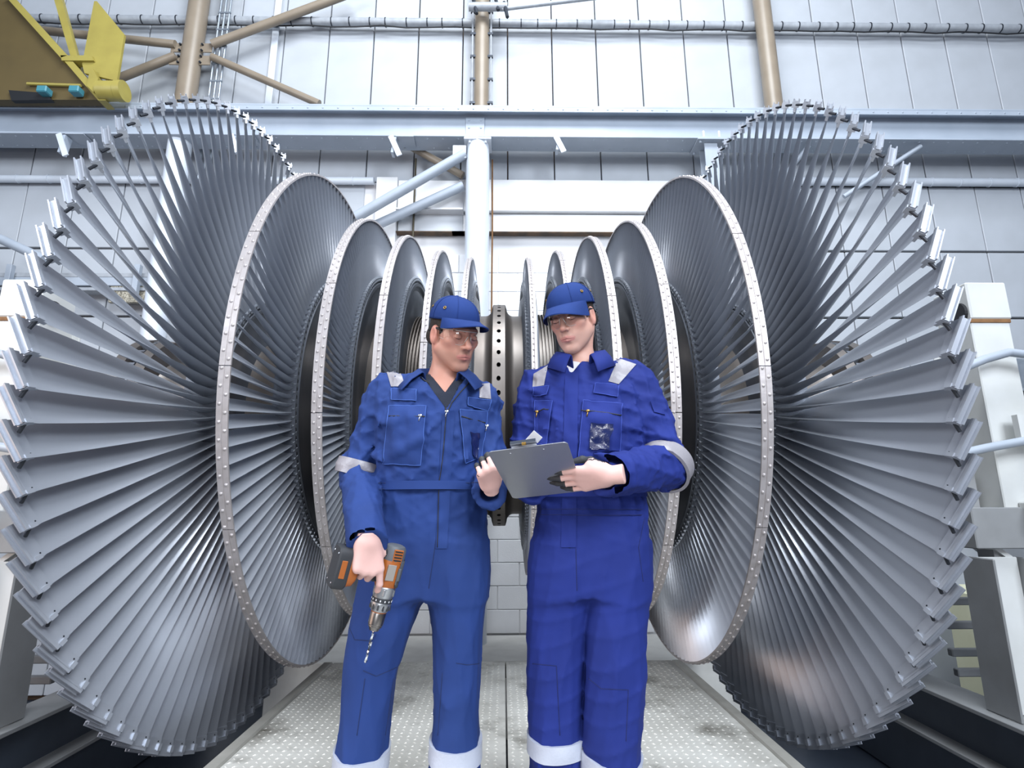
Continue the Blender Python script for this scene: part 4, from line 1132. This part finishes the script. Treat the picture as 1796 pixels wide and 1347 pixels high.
def boots(person, mn):
    for lg_ in mn['feet']:
        def fn(X, Y, Z):
            P = (X, Y, Z); d = smin(rc(P, (lg_[0], lg_[1]+.03, .06), (lg_[0]+lg_[2], lg_[1]-.14, .045), .048, .044), rc(P, (lg_[0], lg_[1]+.02, .06), (lg_[0], lg_[1]+.02, .16), .05, .05), .03)
            return np.maximum(d, .006-Z)
        put('boot', sdf(fn, (lg_[0]-.09, lg_[1]-.23, -.02), (lg_[0]+.09, lg_[1]+.12, .22), .008), 'boot', person)
def hframe(o, fwd, roll=0):
    f = Vector(fwd).normalized(); x = f.cross(Vector((0, 0, 1))).normalized(); z = x.cross(f)
    q = Matrix.Rotation(R(roll), 3, f); x, z = q @ x, q @ z
    return frame(o, tuple(x), tuple(f), tuple(z))

# ---------------- the cordless drill is placed first: the hand closes on it
def on(v): v = npv(v); return v/np.linalg.norm(v)
hd = on((-.84, -.50, .17)); zd = -hd                                  # handle direction
xd = npv((-.17, .10, -.98)); xd = on(xd-zd*(xd@zd)); yd = np.cross(zd, xd)
DB = at(680, 1012, 1.77)
DRM = frame(DB, xd, yd, zd)
drill = empty('cordless_drill', tuple(DB+xd*.25), 'orange and grey cordless drill held pointing down by the left-hand man', 'drill')
def dp(mb, name, m, smooth=30, parent=None):
    V = xf(mb.V, DRM)-npv(drill.location); me = mkmesh(name, V, mb.F, m)
    bm = bmesh.new(); bm.from_mesh(me); bmesh.ops.recalc_face_normals(bm, faces=bm.faces); bm.to_mesh(me); bm.free()
    o = link(name, me, parent or drill)
    if smooth: auto_smooth(o, smooth)
    return o
mat('orange', '#A05820', .45, 0, '#934F1C', 20, .8); mat('drill_grey', '#55585D', .55, 0, '#4A4D52', 30, .8); mat('drill_dark', '#2A2C30', .6); mat('drill_silver', '#A9ABAE', .35, .8, '#8F9194', 30, .8); mat('label_grey', '#8C8680', .4); mat('print_white', '#DADCE0', .5)
def dl(prof, seg=28, sy=1.0, sz=1.0): 
    b = MB().lathe(prof, seg, 'X'); b.V = [(v[0], v[1]*sy, v[2]*sz) for v in b.V]; return b
dp(dl([(-.098, 0), (-.098, .018), (-.094, .027), (-.085, .0325), (-.055, .034), (-.052, .034)], 28, .95, 1.08), 'rear_cap', 'drill_grey')
body = dp(dl([(-.056, .0345), (-.05, .0355), (.0, .0355), (.018, .034), (.026, .031)], 28, .92, 1.06), 'body_shell', 'orange')
for k in range(4):
    for sy in (-1, 1): dp(MB().box((-.082+k*.0085, sy*.0300, .004), (.0045, .006, .024), None, .001), 'vent_slot', 'black', 0)
for sy in (-1, 1):
    dp(MB().box((-.068, sy*.0295, .004), (.040, .005, .030), None, .002), 'vent_panel', 'orange', 0); dp(MB().box((-.020, sy*.0325, -.006), (.046, .004, .026), None, .001), 'label_plate', 'label_grey', 0)
    dp(MB().box((-.010, sy*.0310, .020), (.05, .006, .010), None, .002), 'grip_strip', 'drill_grey', 0); dp(MB().box((.010, sy*.0290, .021), (.022, .010, .010), None, .002), 'direction_switch', 'drill_dark', 0)
ov = MB().lathe([(-.056, .0362), (-.054, .0372), (.002, .0372), (.006, .036)], 16, 'X', False, R(28), R(152)); ov.V = [(v[0], v[1]*.93, v[2]*1.06) for v in ov.V]; dp(ov, 'top_overmold', 'drill_grey')
dp(dl([(.024, .030), (.028, .033), (.048, .0325), (.056, .030), (.058, .030)], 28, .95, 1.0), 'gear_case', 'drill_silver')
for k in range(6): a = 2*pi*k/6+.3; dp(MB().box((.040, .0315*cos(a), .0325*sin(a)), (.018, .006, .006), Matrix.Rotation(a, 3, 'X'), .001), 'gear_rib', 'drill_silver', 0)
dp(dl([(.058, .028), (.058, .0305), (.071, .0305), (.071, .028)], 32), 'mode_ring', 'drill_dark')
for k in range(14): a = 2*pi*k/14; dp(MB().box((.0645, .0305*cos(a), .0305*sin(a)), (.005, .0015, .003), Matrix.Rotation(a, 3, 'X')), 'ring_mark', 'print_white', 0)
dp(dl([(.071, .030), (.074, .031), (.094, .0275), (.098, .025), (.098, .01)], 32), 'clutch_collar', 'drill_silver')
for k in range(12): a = 2*pi*k/12; dp(MB().box((.083, .0293*cos(a), .0293*sin(a)), (.018, .004, .0055), Matrix.Rotation(a, 3, 'X') @ Matrix.Rotation(R(9), 3, 'Z'), .001), 'clutch_groove', 'drill_dark', 0)
dp(dl([(.098, .0235), (.101, .0235), (.101, .021)], 28), 'orange_ring', 'orange')
dp(dl([(.101, .0225), (.104, .0235), (.137, .0225), (.140, .0205), (.143, .0205), (.148, .017), (.155, .014), (.158, .006)], 32), 'chuck', mat('chuck', '#8E8B89', .32, 1.0, '#77716C', 30, .8))
bt = MB(); n_ = 40
for i in range(n_+1):
    t = i/n_; x = .155+.095*t; a = t*5; r_ = .0046 if t < .96 else .0042*(1-(t-.96)/.05)
    bt.V += [(x, r_*q*cos(a+j*pi/2), r_*q*sin(a+j*pi/2)) for j, q in ((0, 1), (1, .72), (2, 1), (3, .72))]
for i in range(n_):
    for j in range(4): bt.F.append((i*4+j, i*4+(j+1) % 4, i*4+4+(j+1) % 4, i*4+4+j))
bt.F.append((0, 1, 2, 3)); bt.F.append(tuple(n_*4+j for j in range(4))); dp(bt, 'drill_bit', 'chrome')
# handle, trigger, battery
def zloft(secs, seg=20, pw=2.6):
    b = MB()
    for z, x, rx, ry in secs:
        for j in range(seg):
            a = 2*pi*j/seg; c_, s_ = cos(a), sin(a); b.V.append((x+rx*math.copysign(abs(c_)**(2/pw), c_), ry*math.copysign(abs(s_)**(2/pw), s_), z))
    for i in range(len(secs)-1):
        for j in range(seg): b.F.append((i*seg+j, i*seg+(j+1) % seg, (i+1)*seg+(j+1) % seg, (i+1)*seg+j))
    b.F.append(tuple(range(seg))); b.F.append(tuple((len(secs)-1)*seg+j for j in range(seg))); return b
dp(zloft([(-.020, -.018, .028, .024), (-.045, -.022, .023, .019), (-.075, -.026, .021, .018), (-.102, -.030, .024, .020), (-.112, -.030, .032, .026)]), 'handle', 'drill_grey')
dp(zloft([(-.030, .006, .010, .010), (-.045, .006, .012, .010), (-.058, .000, .010, .009)], 12), 'trigger', 'drill_dark')
dp(zloft([(-.104, -.024, .046, .034), (-.112, -.020, .054, .038), (-.128, -.018, .056, .039), (-.132, -.018, .054, .037)], 24, 4), 'battery_dock', 'orange')
bat = dp(zloft([(-.130, -.016, .056, .038), (-.136, -.014, .060, .040), (-.165, -.014, .060, .040), (-.170, -.014, .056, .037)], 24, 5), 'battery', 'drill_dark')
dp(MB().box((.032, -.0, -.150), (.022, .030, .022), None, .003), 'battery_latch', 'orange', 0, bat); dp(MB().box((-.014, -.0395, -.150), (.05, .004, .016), None, .001), 'battery_latch', 'orange', 0, bat)
for x in (-.055, .028):
    for y in (-.024, .024): b = MB(); dome(b, (x, y, -.1705), .004, (0, 0, -1), .0012, 8); dp(b, 'screw', 'chrome', 0, bat)

# ---------------- man with the drill
mA = {}
hx = on(npv((.05, .06, -1))); hy = on(zd-hx*(zd@hx)); hz_ = np.cross(hx, hy)     # right hand: fingers down, thumb towards the drill body
HP = DB+hd*.080+xd*(-.022)                                                          # middle of the grip
HO = HP-hx*.078+hz_*.040
HM = frame(HO, hx, hy, hz_)
wA = HO+hx*.018
mA['neck'] = (-.222, 2.01, 1.475)
mA['torso'] = ([.72, .80, .90, 1.0, 1.08, 1.18, 1.30, 1.40, 1.46], [-.262, -.262, -.262, -.26, -.257, -.258, -.258, -.25, -.235], [2.01, 2.01, 2.01, 2.01, 2.01, 2.0, 1.995, 2.0, 2.02], [.195, .212, .212, .202, .190, .194, .200, .190, .12], [.120, .132, .135, .130, .126, .132, .132, .115, .075])
mA['legs'] = [([.05, .14, .24, .35, .50, .62, .75, .88], [-.462, -.458, -.455, -.445, -.430, -.406, -.372, -.352], [2.03, 2.03, 2.02, 2.01, 1.99, 1.99, 2.0, 2.01], [.078, .080, .082, .080, .086, .103, .116, .106], [.085, .088, .09, .085, .085, .098, .112, .11]),
              ([.05, .14, .24, .35, .50, .62, .75, .88], [-.150, -.152, -.152, -.150, -.149, -.150, -.158, -.165], [2.03, 2.03, 2.02, 2.01, 1.99, 1.99, 2.0, 2.01], [.082, .086, .080, .072, .076, .084, .102, .10], [.085, .09, .09, .085, .085, .098, .112, .11])]
mA['sh'] = [(-.425, 2.02, 1.440), (-.080, 2.02, 1.400)]
wA2 = at(858, 866, 1.775)
mA['arms'] = [dict(s=(-.432, 2.02, 1.400), e=(-.520, 2.03, 1.135), w=tuple(wA), r=(.078, .062, .061)), dict(s=(-.085, 2.01, 1.345), e=(-.040, 1.985, 1.12), w=tuple(wA2), r=(.074, .060, .054))]
mA['foldsL'] = Folds(31, 5, 45, 80, (1, 1, .32)); mA['folds'] = Folds(3, 5, 60, 110, (1, .7, .8)); mA['folds2'] = Folds(13, 4, 90, 140, (.8, .6, 1))
mA['crease'] = [((-.51, 2.0, 1.13), .12, .010), ((-.04, 1.98, 1.12), .10, .008), ((-.26, 1.95, .74), .12, .006), ((-.43, 1.95, .5), .12, .007), ((-.15, 1.95, .5), .12, .009), ((-.45, 2.0, .15), .12, .010), ((-.15, 2.0, .15), .12, .010), ((-.26, 1.9, 1.08), .13, .003)]
vA = ((at(783, 718, 1.88)[0], at(783, 718, 1.88)[2]), (-.300, -.128), 1.485, 1.965)
mA['vee'] = vA
mA['lo'] = (-.66, 1.66, .03); mA['hi'] = (.08, 2.20, 1.53); mA['feet'] = [(-.455, 2.03, -.03), (-.15, 2.03, .03)]
pA = empty('person', (-.28, 2.02, 0), 'man in faded blue coverall and cap holding the drill, head turned right', 'person')
VFa = coverall(mA); cvA = put('coverall', VFa, 'cloth_a', pA); cvA['label'] = 'faded blue work coverall with grey reflective tape'
put('polo_shirt', inner_torso(mA, .012, ((at(780, 700, 1.9)[0], at(780, 688, 1.9)[2]), (-.262, -.165), 1.48, 1.97), .03), 'cloth_dark', pA)
fA = (sin(R(37))*cos(R(23)), -cos(R(37))*cos(R(23)), -sin(R(23)))
hcA = at(797, 588, 1.955)
MA = hframe(hcA, fA, 5)
def head_body(mn, Mx, skin_m, person, wide, chest=True):
    n = mn['neck']; inv = Mx.inverted(); nd = inv @ Vector((n[0], n[1]+.005, n[2]-.01))
    V, F = head_sdf(1.0, tuple(nd), wide)
    return V, F
def join_skin(mn, Mx, wide):
    """head, neck and upper chest as one skin"""
    n = mn['neck']; inv = Mx.inverted(); nd = inv @ Vector((n[0], n[1]+.005, n[2]-.03)); ch = inv @ Vector((n[0]-.0, n[1]-.035, n[2]-.10)); ch2 = inv @ Vector((n[0]+.10, n[1]-.01, n[2]-.09)); ch3 = inv @ Vector((n[0]-.10, n[1]-.01, n[2]-.09))
    base = {}
    def fn(X, Y, Z):
        A = np.abs(X)/wide; P = (A, Y, Z)
        d = head_core(X, Y, Z, wide)
        Q = (X, Y, Z)
        d = smin(d, rc(Q, (0, -.034, -.045), tuple(nd), .049, .056), .022)
        d = smin(d, rc(Q, tuple(ch2), tuple(ch3), .060, .060), .05)
        d = smin(d, rc(Q, tuple(nd), tuple(ch), .06, .065), .04)
        # sternomastoid cords
        for s_ in (-1, 1):
            d = smin(d, rc(Q, (s_*.056, -.034, -.045), tuple(nd+(ch-nd)*.45+Vector((s_*.014, .0, 0))), .011, .010), .014)
        return d
    pts = np.array([(-.11, -.13, -.13), (.11, .135, .15), tuple(nd), tuple(ch), tuple(ch2), tuple(ch3)]); lo = pts.min(0)-.02; hi = pts.max(0)+.02
    lo[:2] -= .05; hi[:2] += .03
    lo[2] -= .04
    return sdf(fn, tuple(lo), tuple(hi), .0031)
def head_core(X, Y, Z, wide):
    A = np.abs(X)/wide; P = (A, Y, Z)
    d = el((X/wide, Y, Z), (0, -.018, .040), (.074, .096, .088))
    d = smin(d, el(P, (0, .030, -.035), (.059, .064, .080)), .03)
    d = smin(d, rc(P, (.051, .000, -.052), (.015, .066, -.101), .023, .018), .028)
    d = smin(d, el(P, (0, .074, -.104), (.020, .017, .017)), .018)
    d = smin(d, el(P, (.043, .056, -.014), (.021, .022, .017)), .022)
    d = smin(d, rc(P, (0, .083, .028), (.040, .070, .028), .012, .011), .014)
    d = smax(d, -el(P, (.031, .098, .006), (.022, .019, .014)), .014)
    d = smin(d, rc(P, (0, .082, .022), (0, .110, -.022), .0075, .0100), .010)
    d = smin(d, el(P, (0, .112, -.027), (.0105, .0105, .0095)), .006)
    d = smin(d, el(P, (.0125, .098, -.031), (.0080, .0095, .0075)), .006)
    d = smax(d, -el(P, (.0065, .106, -.0405), (.0042, .006, .0035)), .003)
    d = smin(d, el(P, (0, .073, -.062), (.030, .024, .026)), .016)
    d = smin(d, rc(P, (0, .0978, -.0588), (.0235, .0885, -.0648), .0042, .0020), .004)
    d = smin(d, rc(P, (0, .0966, -.0712), (.0205, .0885, -.0678), .0050, .0022), .004)
    d = smax(d, -rc(P, (0, .1062, -.0648), (.0255, .0945, -.0660), .0026, .0024), .0025)
    d = smax(d, -el(P, (0, .099, -.0855), (.018, .008, .006)), .006)
    d = smax(d, -el(P, (.0235, .099, -.047), (.006, .008, .014)), .008)
    d = smin(d, el(P, (.031, .080, .0055), (.0145, .0130, .0115)), .004)
    d = smax(d, -rc(P, (.018, .0935, .0005), (.044, .0855, .0000), .0013, .0012), .002)
    e = el(P, (.0785, -.008, -.006), (.0095, .021, .034)); e = smax(e, -el(P, (.0885, -.002, -.004), (.008, .012, .021)), .006)
    e = smin(e, rc(P, (.074, .002, -.016), (.076, .000, -.032), .008, .006), .008)
    return smin(d, e, .008)
def skin_tones(o, V, beard):
    A = np.abs(V[:, 0]); Y, Z = V[:, 1], V[:, 2]; sm = lambda x: np.clip(x, 0, 1)**2*(3-2*np.clip(x, 0, 1))
    dl_ = np.minimum(seg_d(V, (0, .0978, -.0588), (.0235, .0885, -.0648)), seg_d(V, (0, .0966, -.0712), (.0205, .0885, -.0678)))
    lipm = sm((.0075-dl_)/.0022)*.6
    bz = sm((-.040-Z)/.025)*sm((Y+.01)/.03)*sm((Z+.128)/.02); br_ = np.maximum(bz*.55, .75*sm((.012-np.abs(Z+.046))/.010)*sm((.026-A)/.012)*(Y > .08))*beard
    fl_ = .45*np.exp(-(((A-.046)/.016)**2+((Z+.022)/.016)**2))*(Y > .03)+.5*np.exp(-((A/.012)**2+((Z+.028)/.010)**2))*(Y > .09)+.5*sm((A-.070)/.008)*(np.abs(Y) < .04)
    bw_ = .8*np.maximum(sm((.0060-seg_d(V, (.014, .094, .0225), (.030, .0905, .0275)))/.003), sm((.0052-seg_d(V, (.030, .0905, .0275), (.048, .074, .024)))/.003))
    for n_, v_ in (('lip', lipm), ('beard', br_), ('flush', fl_), ('brow', bw_)):
        at_ = o.data.attributes.new(n_, 'FLOAT', 'POINT'); at_.data.foreach_set('value', v_.astype(np.float32))
def seg_d(V, a, b):
    P = np.stack([np.abs(V[:, 0]), V[:, 1], V[:, 2]], 1); a, b = npv(a), npv(b); d = b-a; t = np.clip(((P-a)@d)/(d@d), 0, 1); return np.linalg.norm(P-a-t[:, None]*d, axis=1)
SA = join_skin(mA, MA, 1.02)
bodyA = put('body', SA, 'skin_a', pA, None, MA); bodyA['label'] = 'bare face and neck'; skin_tones(bodyA, SA[0], .8)
face_parts(pA, MA, bodyA, SA, 1.02); hair_part(pA, MA); cap_parts(pA, MA, .004, .006); glasses_parts(pA, MA, True)
boots(pA, mA)
DA = Dress(pA, VFa, M('cloth_a'), cvA)
col_a = collar(pA, mA, 'cloth_a', cvA, 136, (.004, -.072), .056, (.120, .180))
DA.patch('shoulder_tape', [(677, 648), (699, 640), (711, 678), (686, 678)], .003, M('reflective'), 8, 8, label='grey reflective shoulder tape')
DA.patch('shoulder_tape', [(841, 674), (859, 672), (861, 700), (841, 697)], .003, M('reflective'), 8, 8, label='grey reflective shoulder tape')
DA.patch('pocket_flap', [(687, 682), (731, 684), (730, 703), (687, 701)], .008, None, 10, 5, stitch=M('highlight_thread_a'))
DA.patch('pocket_flap', [(820, 697), (861, 702), (857, 721), (820, 711)], .008, None, 10, 5, stitch=M('highlight_thread_a'))
pk = DA.patch('chest_pocket', [(683, 712), (748, 712), (738, 817), (672, 813)], .010, None, 14, 18, .010, stitch=M('highlight_thread_a'))
DA.seam('zip_line', [(683, 731), (746, 731)], .0022, M('black'), 14, .014)
pk2 = DA.patch('chest_pocket', [(806, 718), (855, 722), (846, 800), (816, 812)], .009, None, 12, 14, .008, stitch=M('highlight_thread_a'))
DA.patch('clear_window', [(824, 757), (841, 760), (838, 806), (827, 800)], .020, mat('clear_plastic', '#1B2450', .2, 0, '#141C40', 30, .8, .25, 40, spec=.6), 6, 8, label='glossy clear plastic pocket window')
DA.seam('zip_line', [(809, 731), (850, 742)], .0022, M('black'), 10, .013)
for (u, v) in ((737, 730), (853, 748), (784, 722)):
    h = DA.hit(u, v); c = h[0]+h[1]*.016
    b = MB().box(tuple(c), (.012, .006, .008), None, .001); b.tube([c, c+Vector((-.004, -.002, -.018))], .0022, 6); put('zip_pull', (b.V, b.F), 'zip_metal', pA, cvA)
DA.patch('front_placket', [(776, 724), (797, 722), (784, 962), (764, 962)], .0035, None, 6, 34)
DA.seam('zip_line', [(783, 722), (778, 790), (770, 850), (767, 960)], .0014, M('black'), 16, .0052)
DA.seam('zip_line', [(738, 662), (760, 680), (776, 702), (783, 720)], .0022, M('black'), 10, .003)
DA.seam('zip_line', [(822, 672), (806, 690), (793, 706), (786, 720)], .0022, M('black'), 10, .003)
for v_ in (846, 857): DA.seam('waist_stitching', [(664, v_+1), (720, v_+1), (780, v_+2), (845, v_)], .0012, M('seam_a'), 14, .0062)
DA.ring('waistband', (-.257, 2.01, 1.02), (-.257, 2.01, 1.12), .50, .78, M('cloth_a'), .003, 60, label=None, nv=3, maxr=.3)
DA.ring('sleeve_tape', mA['arms'][0]['s'], mA['arms'][0]['e'], .86, 1.05, M('reflective'), .008, 40, (0, .03), 'grey reflective sleeve tape')
DA.ring('shin_tape', (-.458, 2.03, .16), (-.448, 2.01, .36), .22, .50, M('reflective_leg'), .003, 44, (0.05, .03), 'silver reflective tape round the shin', maxr=.14)
DA.ring('shin_tape', (-.152, 2.03, .16), (-.150, 2.01, .36), .34, .62, M('reflective_leg'), .003, 44, (.02, .03), 'silver reflective tape round the shin', maxr=.14)
for px in ([(637, 1176), (660, 1186), (697, 1170)], [(800, 1163), (820, 1166), (840, 1164)], [(612, 1042), (608, 1090), (622, 1122), (652, 1124), (660, 1112)], [(768, 920), (760, 980), (752, 1032)], [(640, 1190), (626, 1290)], [(776, 1180), (768, 1290)], [(690, 1190), (676, 1290)]): DA.seam('stitching', px, .0011, M('seam_a'), 12)
gA = hand_mesh(((18, 28, 22), (66, 82, 45), (70, 84, 45), (72, 84, 45)), [(.012, .028, -.010), (.040, .052, -.018), (.066, .060, -.036), (.086, .050, -.056)], (4, 0, -1, -3), -.35, .022, 2.7)
hand(pA, 'glove', HM, gA)
# left hand on the left edge of the board
lx = on(npv((-.06, -.80, .58))); lz = npv((.30, -.70, -.60)); lz = on(lz-lx*(lz@lx)); ly = np.cross(lz, lx)
LO = at(861, 851, 1.77)
gA2 = hand_mesh(((66, 72, 35), (70, 74, 35), (72, 76, 36), (74, 76, 36)), [(.012, .028, -.010), (.040, .050, -.022), (.068, .052, -.040), (.090, .042, -.056)], (2, 0, -1, -2), .5, .03, .75)
hand(pA, 'glove', frame(LO, lx, ly, lz) @ Matrix.Scale(.88, 4), gA2, True)

# ---------------- man with the clipboard
mB = {}
mB['neck'] = (.288, 2.01, 1.535)
mB['torso'] = ([.72, .80, .90, 1.0, 1.08, 1.18, 1.30, 1.42, 1.51], [.302, .302, .302, .308, .312, .315, .318, .310, .295], [2.01, 2.01, 2.01, 2.01, 2.01, 2.0, 1.995, 2.0, 2.02], [.185, .200, .200, .192, .188, .196, .205, .190, .10], [.120, .132, .135, .130, .128, .134, .134, .115, .07])
mB['legs'] = [([.05, .14, .24, .35, .50, .62, .75, .88], [.180, .178, .176, .174, .176, .180, .192, .205], [2.06, 2.06, 2.05, 2.04, 2.02, 2.02, 2.01, 2.01], [.084, .086, .088, .092, .098, .102, .106, .098], [.085, .088, .09, .085, .085, .098, .112, .11]),
              ([.05, .14, .24, .35, .50, .62, .75, .88], [.345, .346, .348, .356, .364, .375, .392, .40], [2.0, 2.0, 2.0, 1.99, 1.97, 1.98, 2.0, 2.01], [.088, .091, .094, .097, .099, .104, .109, .10], [.085, .09, .09, .085, .085, .098, .112, .11])]
mB['sh'] = [(.130, 2.03, 1.458), (.485, 2.01, 1.480)]
bx_ = on(-ex+.10*ey-.05*ez); bz_ = on(.75*ez+.35*npv((0, -.93, .4))); bz_ = on(bz_-bx_*(bz_@bx_)); by_ = np.cross(bz_, bx_)
BO = TL+ex*(W_CL+.088)+ey*.185+ez*.020
wB = BO+bx_*.012
mB['arms'] = [dict(s=(.492, 2.01, 1.435), e=(.572, 1.955, 1.150), w=tuple(wB), r=(.084, .074, .066)), dict(s=(.125, 2.03, 1.41), e=(.085, 2.03, 1.18), w=tuple(at(934, 868, 1.875)), r=(.078, .060, .052))]
mB['foldsL'] = Folds(44, 5, 45, 80, (1, 1, .32)); mB['folds'] = Folds(5, 5, 60, 110, (1, .7, .8)); mB['folds2'] = Folds(25, 4, 90, 140, (.8, .6, 1))
mB['crease'] = [((.56, 1.95, 1.16), .13, .012), ((.08, 2.0, 1.18), .10, .008), ((.27, 1.95, .73), .13, .007), ((.17, 1.95, .5), .12, .006), ((.36, 1.92, .48), .12, .008), ((.17, 2.0, .13), .12, .010), ((.35, 2.0, .13), .12, .010), ((.3, 1.9, 1.08), .14, .004)]
vB = ((at(1003, 653, 1.9)[0], at(1003, 653, 1.9)[2]), (.215, .305), 1.55, 1.97); mB['vee'] = vB
mB['lo'] = (-.02, 1.66, .03); mB['hi'] = (.70, 2.20, 1.60); mB['feet'] = [(.178, 2.06, -.02), (.345, 2.0, .03)]
pB = empty('person', (.29, 2.02, 0), 'man in bright blue coverall and cap looking down at the clipboard', 'person')
VFb = coverall(mB); cvB = put('coverall', VFb, 'cloth_b', pB); cvB['label'] = 'bright blue work coverall with grey reflective tape'
put('t_shirt', inner_torso(mB, .012, None, .012), 'tee_white', pB)
fB = (-sin(R(29))*cos(R(22)), -cos(R(29))*cos(R(22)), -sin(R(22)))
hcB = at(1003, 559, 1.955)
MBm = hframe(hcB, fB, 4)
SB = join_skin(mB, MBm, .98); bodyB = put('body', SB, 'skin_b', pB, None, MBm); bodyB['label'] = 'bare face and neck'; skin_tones(bodyB, SB[0], .6)
face_parts(pB, MBm, bodyB, SB, .98); hair_part(pB, MBm); cap_parts(pB, MBm, .013, -.003); glasses_parts(pB, MBm, True)
boots(pB, mB)
DBs = Dress(pB, VFb, M('cloth_b'), cvB)
mB['collar_turn'] = 8
collar(pB, mB, 'cloth_b', cvB, 158, (.004, -.072), .062, (.112, .150))
DBs.patch('shoulder_tape', [(1084, 628), (1116, 640), (1085, 674), (1067, 669)][0:1]+[(1116, 639), (1085, 674), (1067, 669)], .003, M('reflective'), 8, 8, label='grey reflective shoulder tape')
DBs.patch('shoulder_tape', [(936, 656), (961, 641), (954, 676), (934, 679)], .003, M('reflective'), 8, 8, label='grey reflective shoulder tape')
DBs.patch('pocket_flap', [(1044, 672), (1085, 676), (1083, 696), (1041, 689)], .008, None, 10, 5, stitch=M('highlight_thread_b'))
DBs.patch('pocket_flap', [(935, 680), (963, 677), (959, 692), (935, 694)], .008, None, 8, 5, stitch=M('highlight_thread_b'))
DBs.patch('chest_pocket', [(1023, 702), (1091, 709), (1086, 808), (1014, 805)], .010, None, 14, 18, .010, stitch=M('highlight_thread_b'))
DBs.patch('clear_window', [(1037, 740), (1074, 744), (1069, 790), (1033, 786)], .024, M('clear_plastic'), 8, 8, label='glossy clear plastic pocket window')
DBs.seam('zip_line', [(1019, 720), (1090, 729)], .0022, M('black'), 14, .016)
DBs.patch('chest_pocket', [(937, 703), (969, 703), (959, 780), (940, 780)], .008, None, 10, 14, .006, stitch=M('highlight_thread_b'))
DBs.seam('zip_line', [(938, 720), (963, 719)], .0022, M('black'), 10, .012)
for (u, v) in ((1032, 721), (944, 720)):
    h = DBs.hit(u, v); c = h[0]+h[1]*.016
    b = MB().box(tuple(c), (.012, .006, .008), None, .001); b.tube([c, c+Vector((-.004, -.002, -.02))], .0022, 6); put('zip_pull', (b.V, b.F), 'brass', pB, cvB)
DBs.patch('front_placket', [(991, 660), (1014, 656), (1010, 960), (984, 960)], .004, None, 6, 34)
DBs.patch('sleeve_pocket_flap', [(1141, 704), (1159, 708), (1166, 728), (1147, 723)], .006, None, 6, 6)
for v_ in (893, 903): DBs.seam('waist_stitching', [(950, v_), (1000, v_), (1060, v_+1), (1125, v_)], .0012, M('seam_b'), 14, .0062)
DBs.ring('waistband', (.31, 2.01, 1.00), (.31, 2.01, 1.10), .45, .75, M('cloth_b'), .003, 60, nv=3, maxr=.3)
e_ = npv(mB['arms'][0]['e']); dv = on(on(e_-npv(mB['arms'][0]['s']))*.55+on(wB-e_)*.8)
DBs.ring('sleeve_tape', tuple(e_-dv*.05), tuple(e_+dv*.07), .30, .80, M('reflective'), .003, 44, (0, 0), 'grey reflective sleeve tape', maxr=.13)
DBs.ring('shin_tape', (.178, 2.06, .16), (.175, 2.04, .36), .38, .64, M('reflective_leg'), .003, 44, (.02, .02), 'silver reflective tape round the shin', maxr=.14)
DBs.ring('shin_tape', (.345, 2.0, .12), (.352, 1.99, .32), .34, .62, M('reflective_leg'), .003, 44, (.02, .10), 'silver reflective tape round the shin', maxr=.14)
for px in ([(934, 1164), (976, 1168), (982, 1290)], [(1032, 1190), (1055, 1208), (1102, 1210), (1098, 1300)], [(1130, 910), (1120, 960), (1128, 1020)], [(1010, 962), (1012, 1036)], [(1000, 962), (990, 955)]): DBs.seam('stitching', px, .0011, M('seam_b'), 12)
gB = hand_mesh(((2, 12, 8), (2, 12, 8), (3, 13, 9), (4, 15, 10)), [(.012, .026, -.012), (.044, .036, -.036), (.072, .034, -.050), (.098, .030, -.052)], (1, 0, -1, -3), .30, .05, .95)
hand(pB, 'glove', frame(BO, bx_, by_, bz_), gB, True)
# right hand under the board
rx_ = -ey; rz_ = -ez; rz_ = on(rz_-rx_*(rz_@rx_)); ry_ = np.cross(rz_, rx_)
RO = at(934, 866, 1.865)-ez*.056
gB2 = hand_mesh(((20, 25, 18), (20, 25, 18), (20, 25, 18), (20, 25, 18)), [(.012, .028, -.010), (.040, .055, -.012), (.066, .068, -.014), (.088, .072, -.016)], (4, 0, -3, -6), .2)
hand(pB, 'glove', frame(RO, rx_, ry_, rz_), gB2)
